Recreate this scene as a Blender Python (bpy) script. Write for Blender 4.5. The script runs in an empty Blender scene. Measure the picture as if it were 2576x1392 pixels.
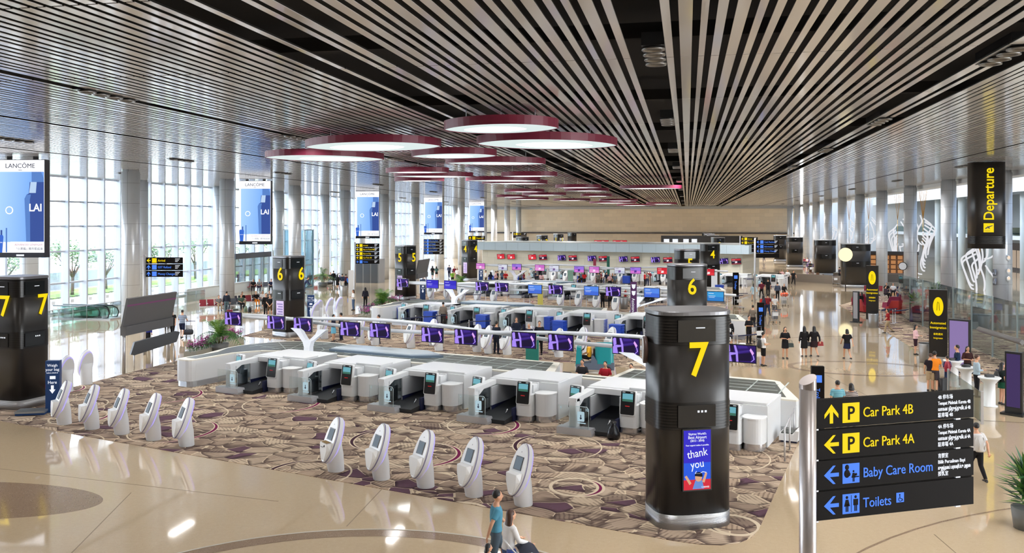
import bpy, math, random
from mathutils import Vector, Matrix
random.seed(7)
S = bpy.context.scene
COL = S.collection
# ---------------------------------------------------------------- camera, light, exposure
F, CX, HY, CH = 2200.0, 1288.0, 562.0, 7.3          # focal length (px), centre column, horizon row, eye height
cam_d = bpy.data.cameras.new('camera'); cam = bpy.data.objects.new('camera', cam_d); COL.objects.link(cam)
cam.location = (0, 0, CH); cam.rotation_euler = (math.pi/2, 0, 0)
cam_d.sensor_width = 36; cam_d.lens = F/2576*36; cam_d.shift_y = -(696-HY)/2576; cam_d.clip_end = 900; cam_d.clip_start = .3
S.camera = cam
S.view_settings.view_transform = 'Standard'; S.view_settings.look = 'None'; S.view_settings.gamma = 1
S.view_settings.use_curve_mapping = False; S.view_settings.exposure = 0.0
cy = S.cycles
cy.max_bounces = 7; cy.diffuse_bounces = 3; cy.glossy_bounces = 3; cy.transmission_bounces = 4; cy.transparent_max_bounces = 12
cy.caustics_reflective = False; cy.caustics_refractive = False; cy.sample_clamp_indirect = 6; cy.sample_clamp_direct = 0
cy.use_denoising = True; cy.blur_glossy = .5
wd = bpy.data.worlds.new('world'); S.world = wd; wd.use_nodes = True
nt = wd.node_tree; bg = nt.nodes['Background']
tc = nt.nodes.new('ShaderNodeTexCoord'); sp = nt.nodes.new('ShaderNodeSeparateXYZ'); rp = nt.nodes.new('ShaderNodeValToRGB')
nt.links.new(tc.outputs['Generated'], sp.inputs[0]); nt.links.new(sp.outputs['Z'], rp.inputs['Fac'])
rp.color_ramp.elements[0].position = 0.0; rp.color_ramp.elements[0].color = (.95, .98, 1, 1)
rp.color_ramp.elements[1].position = .5; rp.color_ramp.elements[1].color = (.7, .84, 1, 1)
nt.links.new(rp.outputs[0], bg.inputs['Color']); bg.inputs['Strength'].default_value = 13.0
sl = bpy.data.lights.new('sun', 'SUN'); sl.energy = 9; sl.angle = .02; sl.color = (1, .97, .92); sun = bpy.data.objects.new('sun', sl); COL.objects.link(sun); sun.rotation_euler = (0, math.radians(-14), math.radians(-11))
# ---------------------------------------------------------------- frames
def floorpt(x, y, z=0.0):
    D = (CH-z)*F/(y-HY); return Vector(((x-CX)/F*D, D, z))
def atD(x, y, D): return Vector(((x-CX)/F*D, D, CH+(HY-y)/F*D))
HA = math.radians(-11.33)                            # hall axis
def HL(l, a, z=0.0): return Vector((l*math.cos(HA)-a*math.sin(HA), l*math.sin(HA)+a*math.cos(HA), z))
RA = math.radians(-28.0)                             # direction of the check-in rows
def RW(s, t, z=0.0): return Vector((2.69+s*math.cos(RA)-t*math.sin(RA), 29.74+s*math.sin(RA)+t*math.cos(RA), z))
def s_at(x, t):                                      # row coordinate s seen in column x at row depth t
    u = (x-CX)/F; c, sn = math.cos(RA), math.sin(RA)
    return (u*(29.74+t*c)-2.69+t*sn)/(c-u*sn)
# ---------------------------------------------------------------- materials
def lin(c): c /= 255.0; return c/12.92 if c <= .04045 else ((c+.055)/1.055)**2.4
def rgb(r, g, b): return (lin(r), lin(g), lin(b), 1)
_M = {}
def mat(name, col, rough=.5, metal=0., emit=0., spec=.5, coat=0.):
    if name in _M: return _M[name]
    m = bpy.data.materials.new(name); m.use_nodes = True; b = m.node_tree.nodes['Principled BSDF']
    b.inputs['Base Color'].default_value = rgb(*col); b.inputs['Roughness'].default_value = rough
    b.inputs['Metallic'].default_value = metal; b.inputs['Specular IOR Level'].default_value = spec
    b.inputs['Coat Weight'].default_value = coat; b.inputs['Coat Roughness'].default_value = .05
    if emit:
        b.inputs['Emission Color'].default_value = rgb(*col); b.inputs['Emission Strength'].default_value = emit
        b.inputs['Base Color'].default_value = (0.005, .005, .005, 1); b.inputs['Specular IOR Level'].default_value = .08; b.inputs['Roughness'].default_value = .5
    m.diffuse_color = rgb(*col); _M[name] = m; return m
def node(m, kind, **kw):
    n = m.node_tree.nodes.new(kind)
    for k, v in kw.items():
        if k.startswith('i_'):
            n.inputs[int(k[2:]) if k[2:].isdigit() else k[2:].replace('_', ' ')].default_value = v
        else: setattr(n, k, v)
    return n
def link(m, a, b): m.node_tree.links.new(a, b)
def bsdf(m): return m.node_tree.nodes['Principled BSDF']
def math_(m, op, a, b=None):
    n = node(m, 'ShaderNodeMath', operation=op)
    for i, v in enumerate((a, b)):
        if v is None: continue
        if isinstance(v, (int, float)): n.inputs[i].default_value = v
        else: link(m, v, n.inputs[i])
    return n.outputs[0]
def mix_(m, fac, a, b):
    n = node(m, 'ShaderNodeMix', data_type='RGBA')
    for s_, v in ((0, fac), (6, a), (7, b)):
        if isinstance(v, (int, float)): n.inputs[s_].default_value = v
        elif isinstance(v, tuple): n.inputs[s_].default_value = v
        else: link(m, v, n.inputs[s_])
    return n.outputs[2]
def ramp_(m, fac, stops, const=False):
    n = node(m, 'ShaderNodeValToRGB'); cr = n.color_ramp
    if const: cr.interpolation = 'CONSTANT'
    while len(cr.elements) < len(stops): cr.elements.new(.5)
    for e, (p, c) in zip(cr.elements, stops): e.position = p; e.color = c
    link(m, fac, n.inputs[0]); return n.outputs[0]
def glass(name, tint=(235, 245, 245), refl=.09, rough=.0):
    if name in _M: return _M[name]
    m = bpy.data.materials.new(name); m.use_nodes = True; t = m.node_tree; t.nodes.remove(t.nodes['Principled BSDF'])
    tr = node(m, 'ShaderNodeBsdfTransparent'); tr.inputs[0].default_value = rgb(*tint)
    gl = node(m, 'ShaderNodeBsdfGlossy'); gl.inputs['Roughness'].default_value = rough
    lw = node(m, 'ShaderNodeLayerWeight'); lw.inputs[0].default_value = .25
    f = math_(m, 'ADD', math_(m, 'MULTIPLY', lw.outputs['Fresnel'], .6), refl)
    mx = node(m, 'ShaderNodeMixShader'); link(m, f, mx.inputs[0]); link(m, tr.outputs[0], mx.inputs[1]); link(m, gl.outputs[0], mx.inputs[2])
    link(m, mx.outputs[0], t.nodes['Material Output'].inputs[0]); _M[name] = m; return m
# ---------------------------------------------------------------- mesh builder
class MB:
    def __init__(s): s.v = []; s.f = []; s.m = []; s.sm = []; s.k = 0; s.x = None
    def mi(s, k): s.k = k; return s
    def _a(s, vs, fs, smooth=False):
        o = len(s.v)
        if s.x is not None: vs = [s.x @ Vector(p) for p in vs]
        s.v += [tuple(p) for p in vs]
        for f in fs: s.f.append(tuple(o+i for i in f)); s.m.append(s.k); s.sm.append(smooth)
        return s
    def box(s, x0, x1, y0, y1, z0, z1):
        return s._a([(x0, y0, z0), (x1, y0, z0), (x1, y1, z0), (x0, y1, z0), (x0, y0, z1), (x1, y0, z1), (x1, y1, z1), (x0, y1, z1)],
                    [(0, 3, 2, 1), (4, 5, 6, 7), (0, 1, 5, 4), (1, 2, 6, 5), (2, 3, 7, 6), (3, 0, 4, 7)])
    def prism(s, p, z0, z1, smooth=False):
        n = len(p); vs = [(a, b, z0) for a, b in p]+[(a, b, z1) for a, b in p]
        ar = sum(p[i][0]*p[(i+1) % n][1]-p[(i+1) % n][0]*p[i][1] for i in range(n))
        if ar < 0: p = p[::-1]; vs = [(a, b, z0) for a, b in p]+[(a, b, z1) for a, b in p]
        s._a(vs, [tuple(range(n-1, -1, -1)), tuple(range(n, 2*n))]); o = len(s.v)-2*n
        for i in range(n):
            j = (i+1) % n; s.f.append((o+i, o+j, o+n+j, o+n+i)); s.m.append(s.k); s.sm.append(smooth)
        return s
    def prismx(s, p, x0, x1, smooth=False):           # polygon in (y,z) pushed along x
        x = s.x; b = Matrix(((0, 0, 1, 0), (1, 0, 0, 0), (0, 1, 0, 0), (0, 0, 0, 1)))
        s.x = b if x is None else x @ b; s.prism(p, x0, x1, smooth); s.x = x; return s
    def prismy(s, p, y0, y1, smooth=False):           # polygon in (x,z) pushed along y
        x = s.x; b = Matrix(((1, 0, 0, 0), (0, 0, -1, 0), (0, 1, 0, 0), (0, 0, 0, 1)))
        s.x = b if x is None else x @ b; s.prism(p, -y1, -y0, smooth); s.x = x; return s
    def loft(s, rings, caps=True, smooth=True, closed=True):
        n = len(rings[0]); vs = [p for r in rings for p in r]; fs = []
        for a in range(len(rings)-1):
            for i in range(n if closed else n-1):
                j = (i+1) % n; fs.append((a*n+i, a*n+j, (a+1)*n+j, (a+1)*n+i))
        s._a(vs, fs, smooth)
        if caps:
            o = len(s.v)-len(vs); s.f.append(tuple(o+i for i in range(n-1, -1, -1))); s.f.append(tuple(o+len(vs)-n+i for i in range(n)))
            s.m += [s.k]*2; s.sm += [False]*2
        return s
    def tube(s, pts, r, n=8, caps=True, flat=1.0):
        pts = [Vector(p) for p in pts]; rr = r if isinstance(r, (list, tuple)) else [r]*len(pts); rings = []
        t0 = (pts[1]-pts[0]).normalized(); up = Vector((0, 0, 1)) if abs(t0.z) < .9 else Vector((0, 1, 0)); u = up.cross(t0).normalized()
        for i, p in enumerate(pts):
            t = (pts[min(i+1, len(pts)-1)]-pts[max(i-1, 0)]).normalized(); u = (u-t*u.dot(t)).normalized(); w = t.cross(u)
            rings.append([p+(u*math.cos(a)+w*math.sin(a)*flat)*rr[i] for a in (2*math.pi*k/n for k in range(n))])
        return s.loft(rings, caps)
    def lathe(s, prof, n=20, c=(0, 0), sx=1., sy=1.):
        return s.loft([[(c[0]+r*sx*math.cos(a), c[1]+r*sy*math.sin(a), z) for a in (2*math.pi*k/n for k in range(n))] for r, z in prof])
    def ball(s, c, r, n=12, m=8):
        rx, ry, rz = r if isinstance(r, tuple) else (r, r, r)
        return s.loft([[(c[0]+rx*math.cos(a)*math.sin(b), c[1]+ry*math.sin(a)*math.sin(b), c[2]-rz*math.cos(b)) for a in (2*math.pi*k/n for k in range(n))]
                       for b in (math.pi*(j+.02*(j == 0)-.02*(j == m))/m for j in range(m+1))])
    def quad(s, a, b, c, d): return s._a([a, b, c, d], [(0, 1, 2, 3)])
    def poly(s, p): return s._a(p, [tuple(range(len(p)))])
    def mesh(s, name, mats):
        me = bpy.data.meshes.new(name); me.from_pydata(s.v, [], s.f)
        for m in (mats if isinstance(mats, (list, tuple)) else [mats]): me.materials.append(m)
        me.polygons.foreach_set('material_index', s.m); me.polygons.foreach_set('use_smooth', s.sm); me.update(); return me
    def build(s, name, mats, parent=None, loc=None, rz=None): return obj(name, s.mesh(name, mats), parent, loc, rz)
def obj(name, me, parent=None, loc=None, rz=None, rot=None):
    o = bpy.data.objects.new(name, me); COL.objects.link(o)
    if parent is not None: o.parent = parent
    if loc is not None: o.location = loc
    if rz is not None: o.rotation_euler = (0, 0, rz)
    if rot is not None: o.rotation_euler = rot
    return o
def tag(o, label=None, cat=None, group=None, kind=None):
    for k, v in (('label', label), ('category', cat), ('group', group), ('kind', kind)):
        if v: o[k] = v
    return o
def empty(name, loc, rz=0., label=None, cat=None, group=None):
    o = bpy.data.objects.new(name, None); COL.objects.link(o); o.location = loc; o.rotation_euler = (0, 0, rz); o.empty_display_size = .1
    return tag(o, label, cat, group)
KIDS = {}
def dup(root, loc, rz, label, group=None, skip=()):
    r = root.copy(); COL.objects.link(r); r.location = loc; r.rotation_euler = (0, 0, rz); r['label'] = label
    if group: r['group'] = group
    if root not in KIDS: KIDS[root] = [(c, list(c.children)) for c in root.children]
    for ch, gs in KIDS[root]:
        if ch.name.split('.')[0] in skip: continue
        c = ch.copy(); COL.objects.link(c); c.parent = r
        for g in gs: d = g.copy(); COL.objects.link(d); d.parent = c
    return r
def make(proto, cache, loc, rz, label, group=None, skip=()):   # first call builds, later ones copy
    if cache not in PROTO:
        r = proto(); r.location = loc; r.rotation_euler = (0, 0, rz); r['label'] = label
        if group: r['group'] = group
        PROTO[cache] = r; return r
    return dup(PROTO[cache], loc, rz, label, group, skip)
PROTO = {}
ORD = 'first second third fourth fifth sixth seventh eighth ninth tenth eleventh twelfth thirteenth fourteenth fifteenth sixteenth seventeenth eighteenth nineteenth twentieth'.split()
def rrect(w, h, r, n=4, cx=0, cy=0):
    p = []
    for qx, qy, a0 in ((1, 1, 0), (-1, 1, 90), (-1, -1, 180), (1, -1, 270)):
        for k in range(n+1):
            a = math.radians(a0+90*k/n); p.append((cx+qx*(w/2-r)+r*math.cos(a), cy+qy*(h/2-r)+r*math.sin(a)))
    return p
_T = {}
def text(name, s, size, m, parent, loc, rot=(math.pi/2, 0, 0), align='LEFT', sx=.92, ext=.004, bold=0., maxw=None):
    key = (s, size, align, ext, bold, m.name, sx, maxw)
    if key not in _T:
        c = bpy.data.curves.new('lettering', 'FONT'); c.body = s; c.size = size; c.align_x = align; c.extrude = ext; c.offset = bold; c.resolution_u = 3
        o = bpy.data.objects.new('lettering', c); COL.objects.link(o)
        me = bpy.data.meshes.new_from_object(o.evaluated_get(bpy.context.evaluated_depsgraph_get())); bpy.data.objects.remove(o); bpy.data.curves.remove(c)
        if maxw: sx = min(sx, maxw/max(v.co.x for v in me.vertices))
        me.transform(Matrix.Diagonal((sx, 1, 1, 1))); me.materials.clear(); me.materials.append(m); _T[key] = me
    return obj(name, _T[key], parent, loc, rot=rot)
WHITE = mat('white_gloss', (236, 238, 240), .3); OFFW = mat('off_white', (225, 226, 228), .45)
STEEL = mat('brushed_steel', (196, 196, 200), .32, .6); CHROME = mat('chrome', (215, 215, 218), .2, .8)
DARK = mat('charcoal_metal', (40, 38, 37), .28, .1, spec=.4); BLACK = mat('black_plastic', (18, 18, 20), .35); NAVY = mat('navy_plastic', (26, 32, 70), .45)
YEL = mat('lit_yellow', (255, 222, 8), emit=1.0); BLUE = mat('lit_blue', (84, 140, 255), emit=1.0); LWHITE = mat('lit_white', (245, 248, 255), emit=1.0)
SIGNB = mat('sign_black', (17, 14, 13), .6, spec=.1); SKIN = mat('skin', (205, 155, 125), .55); GLS = glass('clear_glass', (250, 254, 254), .02)
# ---------------------------------------------------------------- surfaces of the hall
def obco(m):
    t = node(m, 'ShaderNodeTexCoord'); return t.outputs['Object']
def m_floor():
    m = mat('polished_terrazzo', (212, 194, 170), .045, spec=1., coat=.45); bsdf(m).inputs['IOR'].default_value = 1.7; c = obco(m)
    v = node(m, 'ShaderNodeTexVoronoi', i_Scale=26.); link(m, c, v.inputs['Vector'])
    f = math_(m, 'LESS_THAN', v.outputs['Distance'], .16)
    nz = node(m, 'ShaderNodeTexNoise', i_Scale=9., i_Detail=2.); link(m, c, nz.inputs['Vector'])
    chip = ramp_(m, node_sep(m, v.outputs['Color']), [(0, rgb(120, 100, 80)), (.35, rgb(236, 228, 212)), (.6, rgb(150, 125, 100)), (1, rgb(240, 232, 220))], True)
    base = mix_(m, math_(m, 'MULTIPLY', nz.outputs[0], .5), rgb(206, 184, 153), rgb(186, 162, 130))
    link(m, mix_(m, math_(m, 'MULTIPLY', f, .45), base, chip), bsdf(m).inputs['Base Color'])
    w = node(m, 'ShaderNodeTexNoise', i_Scale=.7, i_Detail=1.); link(m, c, w.inputs['Vector'])
    b = node(m, 'ShaderNodeBump', i_Strength=.02, i_Distance=.02); link(m, w.outputs[0], b.inputs['Height']); link(m, b.outputs[0], bsdf(m).inputs['Normal'])
    return m
def node_sep(m, c):
    n = node(m, 'ShaderNodeSeparateColor'); link(m, c, n.inputs[0]); return n.outputs[0]
def m_dkfloor():
    m = mat('brown_terrazzo', (140, 118, 98), .1, spec=.6); c = obco(m)
    v = node(m, 'ShaderNodeTexVoronoi', i_Scale=22.); link(m, c, v.inputs['Vector'])
    f = math_(m, 'LESS_THAN', v.outputs['Distance'], .22)
    chip = ramp_(m, node_sep(m, v.outputs['Color']), [(0, rgb(70, 55, 45)), (.5, rgb(190, 175, 160)), (.75, rgb(110, 90, 72))], True)
    link(m, mix_(m, math_(m, 'MULTIPLY', f, .7), rgb(142, 120, 100), chip), bsdf(m).inputs['Base Color']); return m
def m_carpet():
    m = mat('leaf_carpet', (150, 128, 108), .95, spec=.05); c = obco(m)
    nz = node(m, 'ShaderNodeTexNoise', i_Scale=.55, i_Detail=1.); link(m, c, nz.inputs['Vector'])
    sub = node(m, 'ShaderNodeVectorMath', operation='SUBTRACT'); link(m, nz.outputs['Color'], sub.inputs[0]); sub.inputs[1].default_value = (.5, .5, .5)
    sc = node(m, 'ShaderNodeVectorMath', operation='SCALE'); link(m, sub.outputs[0], sc.inputs[0]); sc.inputs['Scale'].default_value = .9
    ad = node(m, 'ShaderNodeVectorMath', operation='ADD'); link(m, c, ad.inputs[0]); link(m, sc.outputs[0], ad.inputs[1])
    mp = node(m, 'ShaderNodeMapping'); link(m, ad.outputs[0], mp.inputs[0]); mp.inputs['Scale'].default_value = (.95, 1.12, 1); mp.inputs['Rotation'].default_value = (0, 0, .35)
    v = node(m, 'ShaderNodeTexVoronoi', i_Scale=1.45); link(m, mp.outputs[0], v.inputs['Vector'])
    e = node(m, 'ShaderNodeTexVoronoi', feature='DISTANCE_TO_EDGE', i_Scale=1.45); link(m, mp.outputs[0], e.inputs['Vector'])
    cell = ramp_(m, node_sep(m, v.outputs['Color']), [(0, rgb(176, 154, 134)), (.25, rgb(156, 136, 120)), (.45, rgb(190, 170, 148)), (.6, rgb(134, 116, 104)),
                 (.72, rgb(170, 150, 132)), (.86, rgb(100, 74, 88)), (.93, rgb(184, 164, 144))], True)
    # wood-grain stripes inside each leaf, dark towards one side of it
    r2 = node(m, 'ShaderNodeVectorRotate', rotation_type='Z_AXIS'); link(m, c, r2.inputs[0]); link(m, math_(m, 'MULTIPLY', node_sep(m, v.outputs['Color']), 5.0), r2.inputs['Angle'])
    wv = node(m, 'ShaderNodeTexWave', i_Scale=2.6, i_Distortion=2.2); link(m, r2.outputs[0], wv.inputs['Vector'])
    st = ramp_(m, wv.outputs['Fac'], [(0, (0, 0, 0, 1)), (.62, (0, 0, 0, 1)), (.7, (1, 1, 1, 1))])
    dist = math_(m, 'GREATER_THAN', v.outputs['Distance'], .34)
    c1 = mix_(m, math_(m, 'MULTIPLY', st, math_(m, 'ADD', math_(m, 'MULTIPLY', dist, .36), .08)), cell, rgb(70, 56, 52))
    dk = ramp_(m, e.outputs[0], [(0, (1, 1, 1, 1)), (.07, (.85, .85, .85, 1)), (.2, (0, 0, 0, 1))])
    sy = node(m, 'ShaderNodeSeparateXYZ'); pv = node(m, 'ShaderNodeVectorMath', operation='SUBTRACT'); link(m, mp.outputs[0], pv.inputs[0]); link(m, v.outputs['Position'], pv.inputs[1]); link(m, pv.outputs[0], sy.inputs[0])
    side = math_(m, 'LESS_THAN', sy.outputs['Y'], 0.0)
    c2 = mix_(m, math_(m, 'MULTIPLY', math_(m, 'MULTIPLY', dk, side), .8), c1, rgb(58, 44, 46))
    hl = math_(m, 'MULTIPLY', math_(m, 'LESS_THAN', e.outputs[0], .03), math_(m, 'SUBTRACT', 1., side))
    c3 = mix_(m, math_(m, 'MULTIPLY', hl, .75), c2, rgb(214, 196, 168))
    # large swirling loops, cream line with a maroon crescent
    mp2 = node(m, 'ShaderNodeMapping'); link(m, c, mp2.inputs[0]); mp2.inputs['Scale'].default_value = (.2, .17, 1); mp2.inputs['Rotation'].default_value = (0, 0, .3)
    for seed, offs in ((0, (0, 0, 0)), (1, (.47, .53, 0))):
        v2 = node(m, 'ShaderNodeTexVoronoi', i_Scale=1., i_Randomness=.45); mp3 = node(m, 'ShaderNodeMapping'); link(m, mp2.outputs[0], mp3.inputs[0]); mp3.inputs['Location'].default_value = offs
        link(m, mp3.outputs[0], v2.inputs['Vector']); link(m, mp3.outputs[0], v2.inputs['Vector'])
        d = v2.outputs['Distance']; pp = node(m, 'ShaderNodeVectorMath', operation='SUBTRACT'); link(m, mp3.outputs[0], pp.inputs[0]); link(m, v2.outputs['Position'], pp.inputs[1])
        sx = node(m, 'ShaderNodeSeparateXYZ'); link(m, pp.outputs[0], sx.inputs[0])
        w = math_(m, 'MAXIMUM', math_(m, 'MULTIPLY', sx.outputs['X'], .05 if seed == 0 else -.05), .0)
        ab = math_(m, 'ABSOLUTE', math_(m, 'SUBTRACT', d, .3))
        c3 = mix_(m, math_(m, 'LESS_THAN', ab, math_(m, 'ADD', .0045, w)), c3, rgb(206, 190, 166))
        c3 = mix_(m, math_(m, 'LESS_THAN', ab, math_(m, 'SUBTRACT', w, .003)), c3, rgb(112, 34, 74) if seed == 0 else rgb(66, 42, 52))
    link(m, c3, bsdf(m).inputs['Base Color']); return m
FLOOR = m_floor(); DKFL = m_dkfloor(); CARPET = m_carpet()
def struct(o, **k): return tag(o, kind='structure', **k)
ZC = 11.1
# floor
b = MB(); b.box(-52, 62, -14, 206, -.3, 0); struct(b.build('floor', FLOOR, rz=HA))
b = MB(); b.box(-140, -52, -30, 330, -.4, -.06); struct(b.build('floor_forecourt', mat('road_concrete', (196, 194, 190), .8), rz=HA))
def ring(name, c, rx, ry, w, ang=0, z=.004, m=None, a0=0, a1=360, n=72):
    b = MB(); full = a1-a0 >= 360; vs = []; fs = []
    for i in range(n+1):
        a = math.radians(a0+(a1-a0)*i/n)
        for k, dz in ((0, 0), (1, 0)):
            x, y = (rx-w*k)*math.cos(a), (ry-w*k)*math.sin(a); vs.append((x*math.cos(ang)-y*math.sin(ang), x*math.sin(ang)+y*math.cos(ang), 0))
    for i in range(n): fs.append((2*i, 2*i+2, 2*i+3, 2*i+1))
    b._a(vs, fs); o = b.build(name, m or DKFL, loc=(c[0], c[1], z)); return struct(o)
ring('floor_inlay_ring', (-3.3, 14.6), 6.2, 6.2, .42)
ring('floor_inlay_line', (-3.3, 14.6), 6.28, 6.28, .06, z=.005, m=mat('pale_inlay', (200, 192, 178), .2))
e = MB(); e.prism([(3.9*math.cos(a), 1.55*math.sin(a)) for a in (i*math.pi/36 for i in range(72))], -.01, .004); struct(e.build('floor_inlay_leaf', DKFL, loc=(-14.6, 23.1, 0), rz=-.1))
ring('floor_inlay_ring', (17.6, 44.0), 3.6, 2.3, .28, -.2)
ring('floor_inlay_line', (22, 44.0), 13, 12.5, .1)
ring('floor_inlay_line', (16, 14), 12, 9, .06, .3)
def carpet(name, pts, z=.012):
    b = MB(); b.prism([(p[0], p[1]) for p in pts], 0, z); return struct(b.build(name, CARPET))
def rowpts(pp): return [RW(*p) for p in pp]
def corner(p, n, q, k=5): return [tuple(p[i]*(1-t)**2+2*n[i]*t*(1-t)+q[i]*t*t for i in (0, 1)) for t in (j/k for j in range(k+1))]
carpet('floor_carpet_row_seven', rowpts([(-22, -7.9)]+corner((5.4, -8.05), (7.1, -8.1), (7.0, -6.4))+[(6.3, 3.2), (5.2, 8.2), (-13, 8.2), (-22, 9), (-26.4, 7), (-24.1, -1.7), (-22.6, -7.2)]))
PITCH = Vector((4.75, 24.6, 0))
carpet('floor_carpet_row_six', [p+PITCH for p in rowpts([(-23, -9.8), (6, -9.8), (6, 8.2), (-13, 8.2), (-25, 9), (-25, -4)])])
carpet('floor_carpet_row_five', [p+PITCH*2 for p in rowpts([(-23, -9.8), (6, -9.8), (6, 14), (-24, 14), (-25, -4)])])
carpet('floor_carpet_lounge', [floorpt(2110, 769), floorpt(2190, 812), floorpt(2300, 878), floorpt(2420, 950), floorpt(2580, 1000), floorpt(2900, 960), floorpt(2576, 800), floorpt(2330, 745), floorpt(2190, 746)])
for j_, ((xa, ya), (xb, yb)) in enumerate([((872, 1325), (960, 1232)), ((2350, 1345), (2530, 1500)), ((180, 1392), (330, 1240)), ((0, 1180), (700, 1262)), ((2080, 945), (2210, 1010))]):
    pa, pb = floorpt(xa, ya), floorpt(xb, yb); dv = (pb-pa).normalized()*.012; b = MB(); b.prism([(pa.x-dv.y, pa.y+dv.x), (pb.x-dv.y, pb.y+dv.x), (pb.x+dv.y, pb.y-dv.x), (pa.x+dv.y, pa.y-dv.x)], -.01, .003); struct(b.build('floor_joint', mat('joint_brown', (140, 122, 100), .2)))
# ceiling of long slats
SL = mat('slat_white', (212, 212, 216), .1, spec=1.); PLEN = mat('plenum_black', (17, 14, 13), .9)
bands = [(-42.5, .12), (-33.5, .12), (-23.7, .16), (-16.8, .35), (-8.7, .6), (-7.7, .5), (-6.6, .35), (-.72, .5), (6.4, .6), (7.5, .45), (15.6, .18)]
def m_slat():
    c = obco(SL); n = node(SL, 'ShaderNodeTexNoise', i_Scale=1.3); link(SL, c, n.inputs['Vector'])
    bb = node(SL, 'ShaderNodeBump', i_Strength=.012, i_Distance=.03); link(SL, n.outputs[0], bb.inputs['Height']); link(SL, bb.outputs[0], bsdf(SL).inputs['Normal'])
m_slat()
b = MB(); x = -49.4; k = 0; ws = [.15, .27, .16, .2, .17, .26, .15, .2, .24, .16]
joints = [-14+6.86*i for i in range(33)]
while x < 23.6:
    w = ws[k % 10]*(.86+.2*random.random()); k += 1
    hit = [bd for bd in bands if x < bd[0]+bd[1]/2 and x+w > bd[0]-bd[1]/2]
    if hit: x = hit[0][0]+hit[0][1]/2+.005; continue
    for j in range(len(joints)-1):
        y0, y1 = joints[j]+.03, min(joints[j+1]-.03, 205.)
        if y0 < 204:
            b.mi(0).box(x, x+w, y0, y1, ZC, ZC+.012); b.mi(1).box(x+.005, x+w-.005, y0, y1, ZC+.012, ZC+.05)  # slat sides coloured black: the shade between slats is painted on
    x += w+(.15 if x < 7 else .07)
struct(b.build('ceiling', [SL, PLEN], rz=HA))
b = MB(); b.box(-49.8, 24.3, -14, 205, ZC+1.1, ZC+1.3)
for i in range(22): b.box(-49.8, 24.3, -10+10*i, -9.7+10*i, ZC+.4, ZC+.75)
struct(b.build('ceiling_plenum', PLEN, rz=HA))
b = MB(); b.box(-49.9, 24.3, 203.2, 204, 10.6, 11.2); struct(b.build('trim_1', mat('soffit_grey', (165, 168, 172), .5), rz=HA))
b = MB(); b.box(23.2, 24.5, -14, 204, 10.75, 11.35); struct(b.build('trim_2', mat('soffit_pale', (206, 208, 210), .5), rz=HA))
# far wall of stone tiles
def m_stone(name, col, s=1.):
    m = mat(name, col, .6); c = obco(m); mp = node(m, 'ShaderNodeMapping'); link(m, c, mp.inputs[0]); mp.inputs['Rotation'].default_value = (math.pi/2, 0, 0)
    br = node(m, 'ShaderNodeTexBrick', i_Scale=s); link(m, mp.outputs[0], br.inputs['Vector'])
    d = tuple(x*.86 for x in col)
    br.inputs['Color1'].default_value = rgb(*col); br.inputs['Color2'].default_value = rgb(*[x*.95 for x in col]); br.inputs['Mortar'].default_value = rgb(*d)
    br.inputs['Mortar Size'].default_value = .012; br.inputs['Brick Width'].default_value = 2.; br.inputs['Row Height'].default_value = .8
    link(m, br.outputs[0], bsdf(m).inputs['Base Color']); return m
STONE = m_stone('beige_stone', (236, 221, 198), 1.)
b = MB(); b.box(-52, 24.5, 204, 205, 0, 12.5); struct(b.build('wall_far', STONE, rz=HA))
b = MB(); b.box(-49.5, 23.8, 203.5, 204.02, 4.9, 5.2); struct(b.build('trim_3', mat('dark_ledge', (60, 56, 60), .5), rz=HA))
# glazed wall on the left: fins, transoms and panes
FR = mat('fin_grey', (186, 192, 204), .4)
for k in range(16):
    a0 = 29.15+13.3*k-6.65
    f = MB()
    for i in range(6):
        a = a0+2.217*i; f.box(-49.75, -49.1, a-.09, a+.09, 0, ZC)
    for z in (.08, 2.46, 5.02, 7.05, 9.06, ZC-.04): f.box(-49.55, -49.4, a0, a0+13.3, z-.07, z+.07)
    o = struct(f.build('window_%d' % (k+1), FR, rz=HA))
    g = MB(); g.box(-49.5, -49.48, a0, a0+13.3, 0, ZC); g.build('glass_panel', glass('facade_glass', (250, 252, 255), .05), o)
b = MB(); b.box(-50, -49.2, -14, 22.5, 0, 11.3); struct(b.build('wall_left', mat('wall_pale', (214, 218, 226), .5), rz=HA))
b = MB(); b.box(-50, 24.5, -15, -14, 0, 11.3); b.box(24.5, 62, -15, -14, 0, 15.3); struct(b.build('wall_back', mat('wall_warm_grey', (120, 112, 104), .7), rz=HA))  # unseen wall behind the camera, added to keep bright sky out of reflections
# round columns with panel joints
def m_colm():
    m = mat('column_metal', (196, 200, 206), .3, .25); c = obco(m); sx = node(m, 'ShaderNodeSeparateXYZ'); link(m, c, sx.inputs[0])
    fr = math_(m, 'FRACT', math_(m, 'DIVIDE', sx.outputs['Z'], 1.45)); l1 = math_(m, 'LESS_THAN', fr, .014)
    l2 = math_(m, 'LESS_THAN', math_(m, 'ABSOLUTE', math_(m, 'SUBTRACT', sx.outputs['X'], .16)), .012)
    link(m, mix_(m, math_(m, 'MULTIPLY', math_(m, 'MAXIMUM', l1, l2), .8), rgb(196, 200, 206), rgb(110, 114, 120)), bsdf(m).inputs['Base Color']); return m
COLM = m_colm()
def column():
    r = MB(); r.lathe([(.62, 0), (.62, ZC-.15), (.56, ZC-.15), (.56, ZC+1)], 40); o = r.build('column', COLM); o['category'] = 'column'; return o
def ordn(i, n, far='farthest'): return far if i == n-1 else ORD[i]
n = 12
for i in range(n):
    make(column, 'column', HL(-38.9, 55.8+13.3*i), HA, 'round grey column standing inside the hall, %s of the inner left line' % ordn(i, n), 'round columns of the inner left line')
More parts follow.
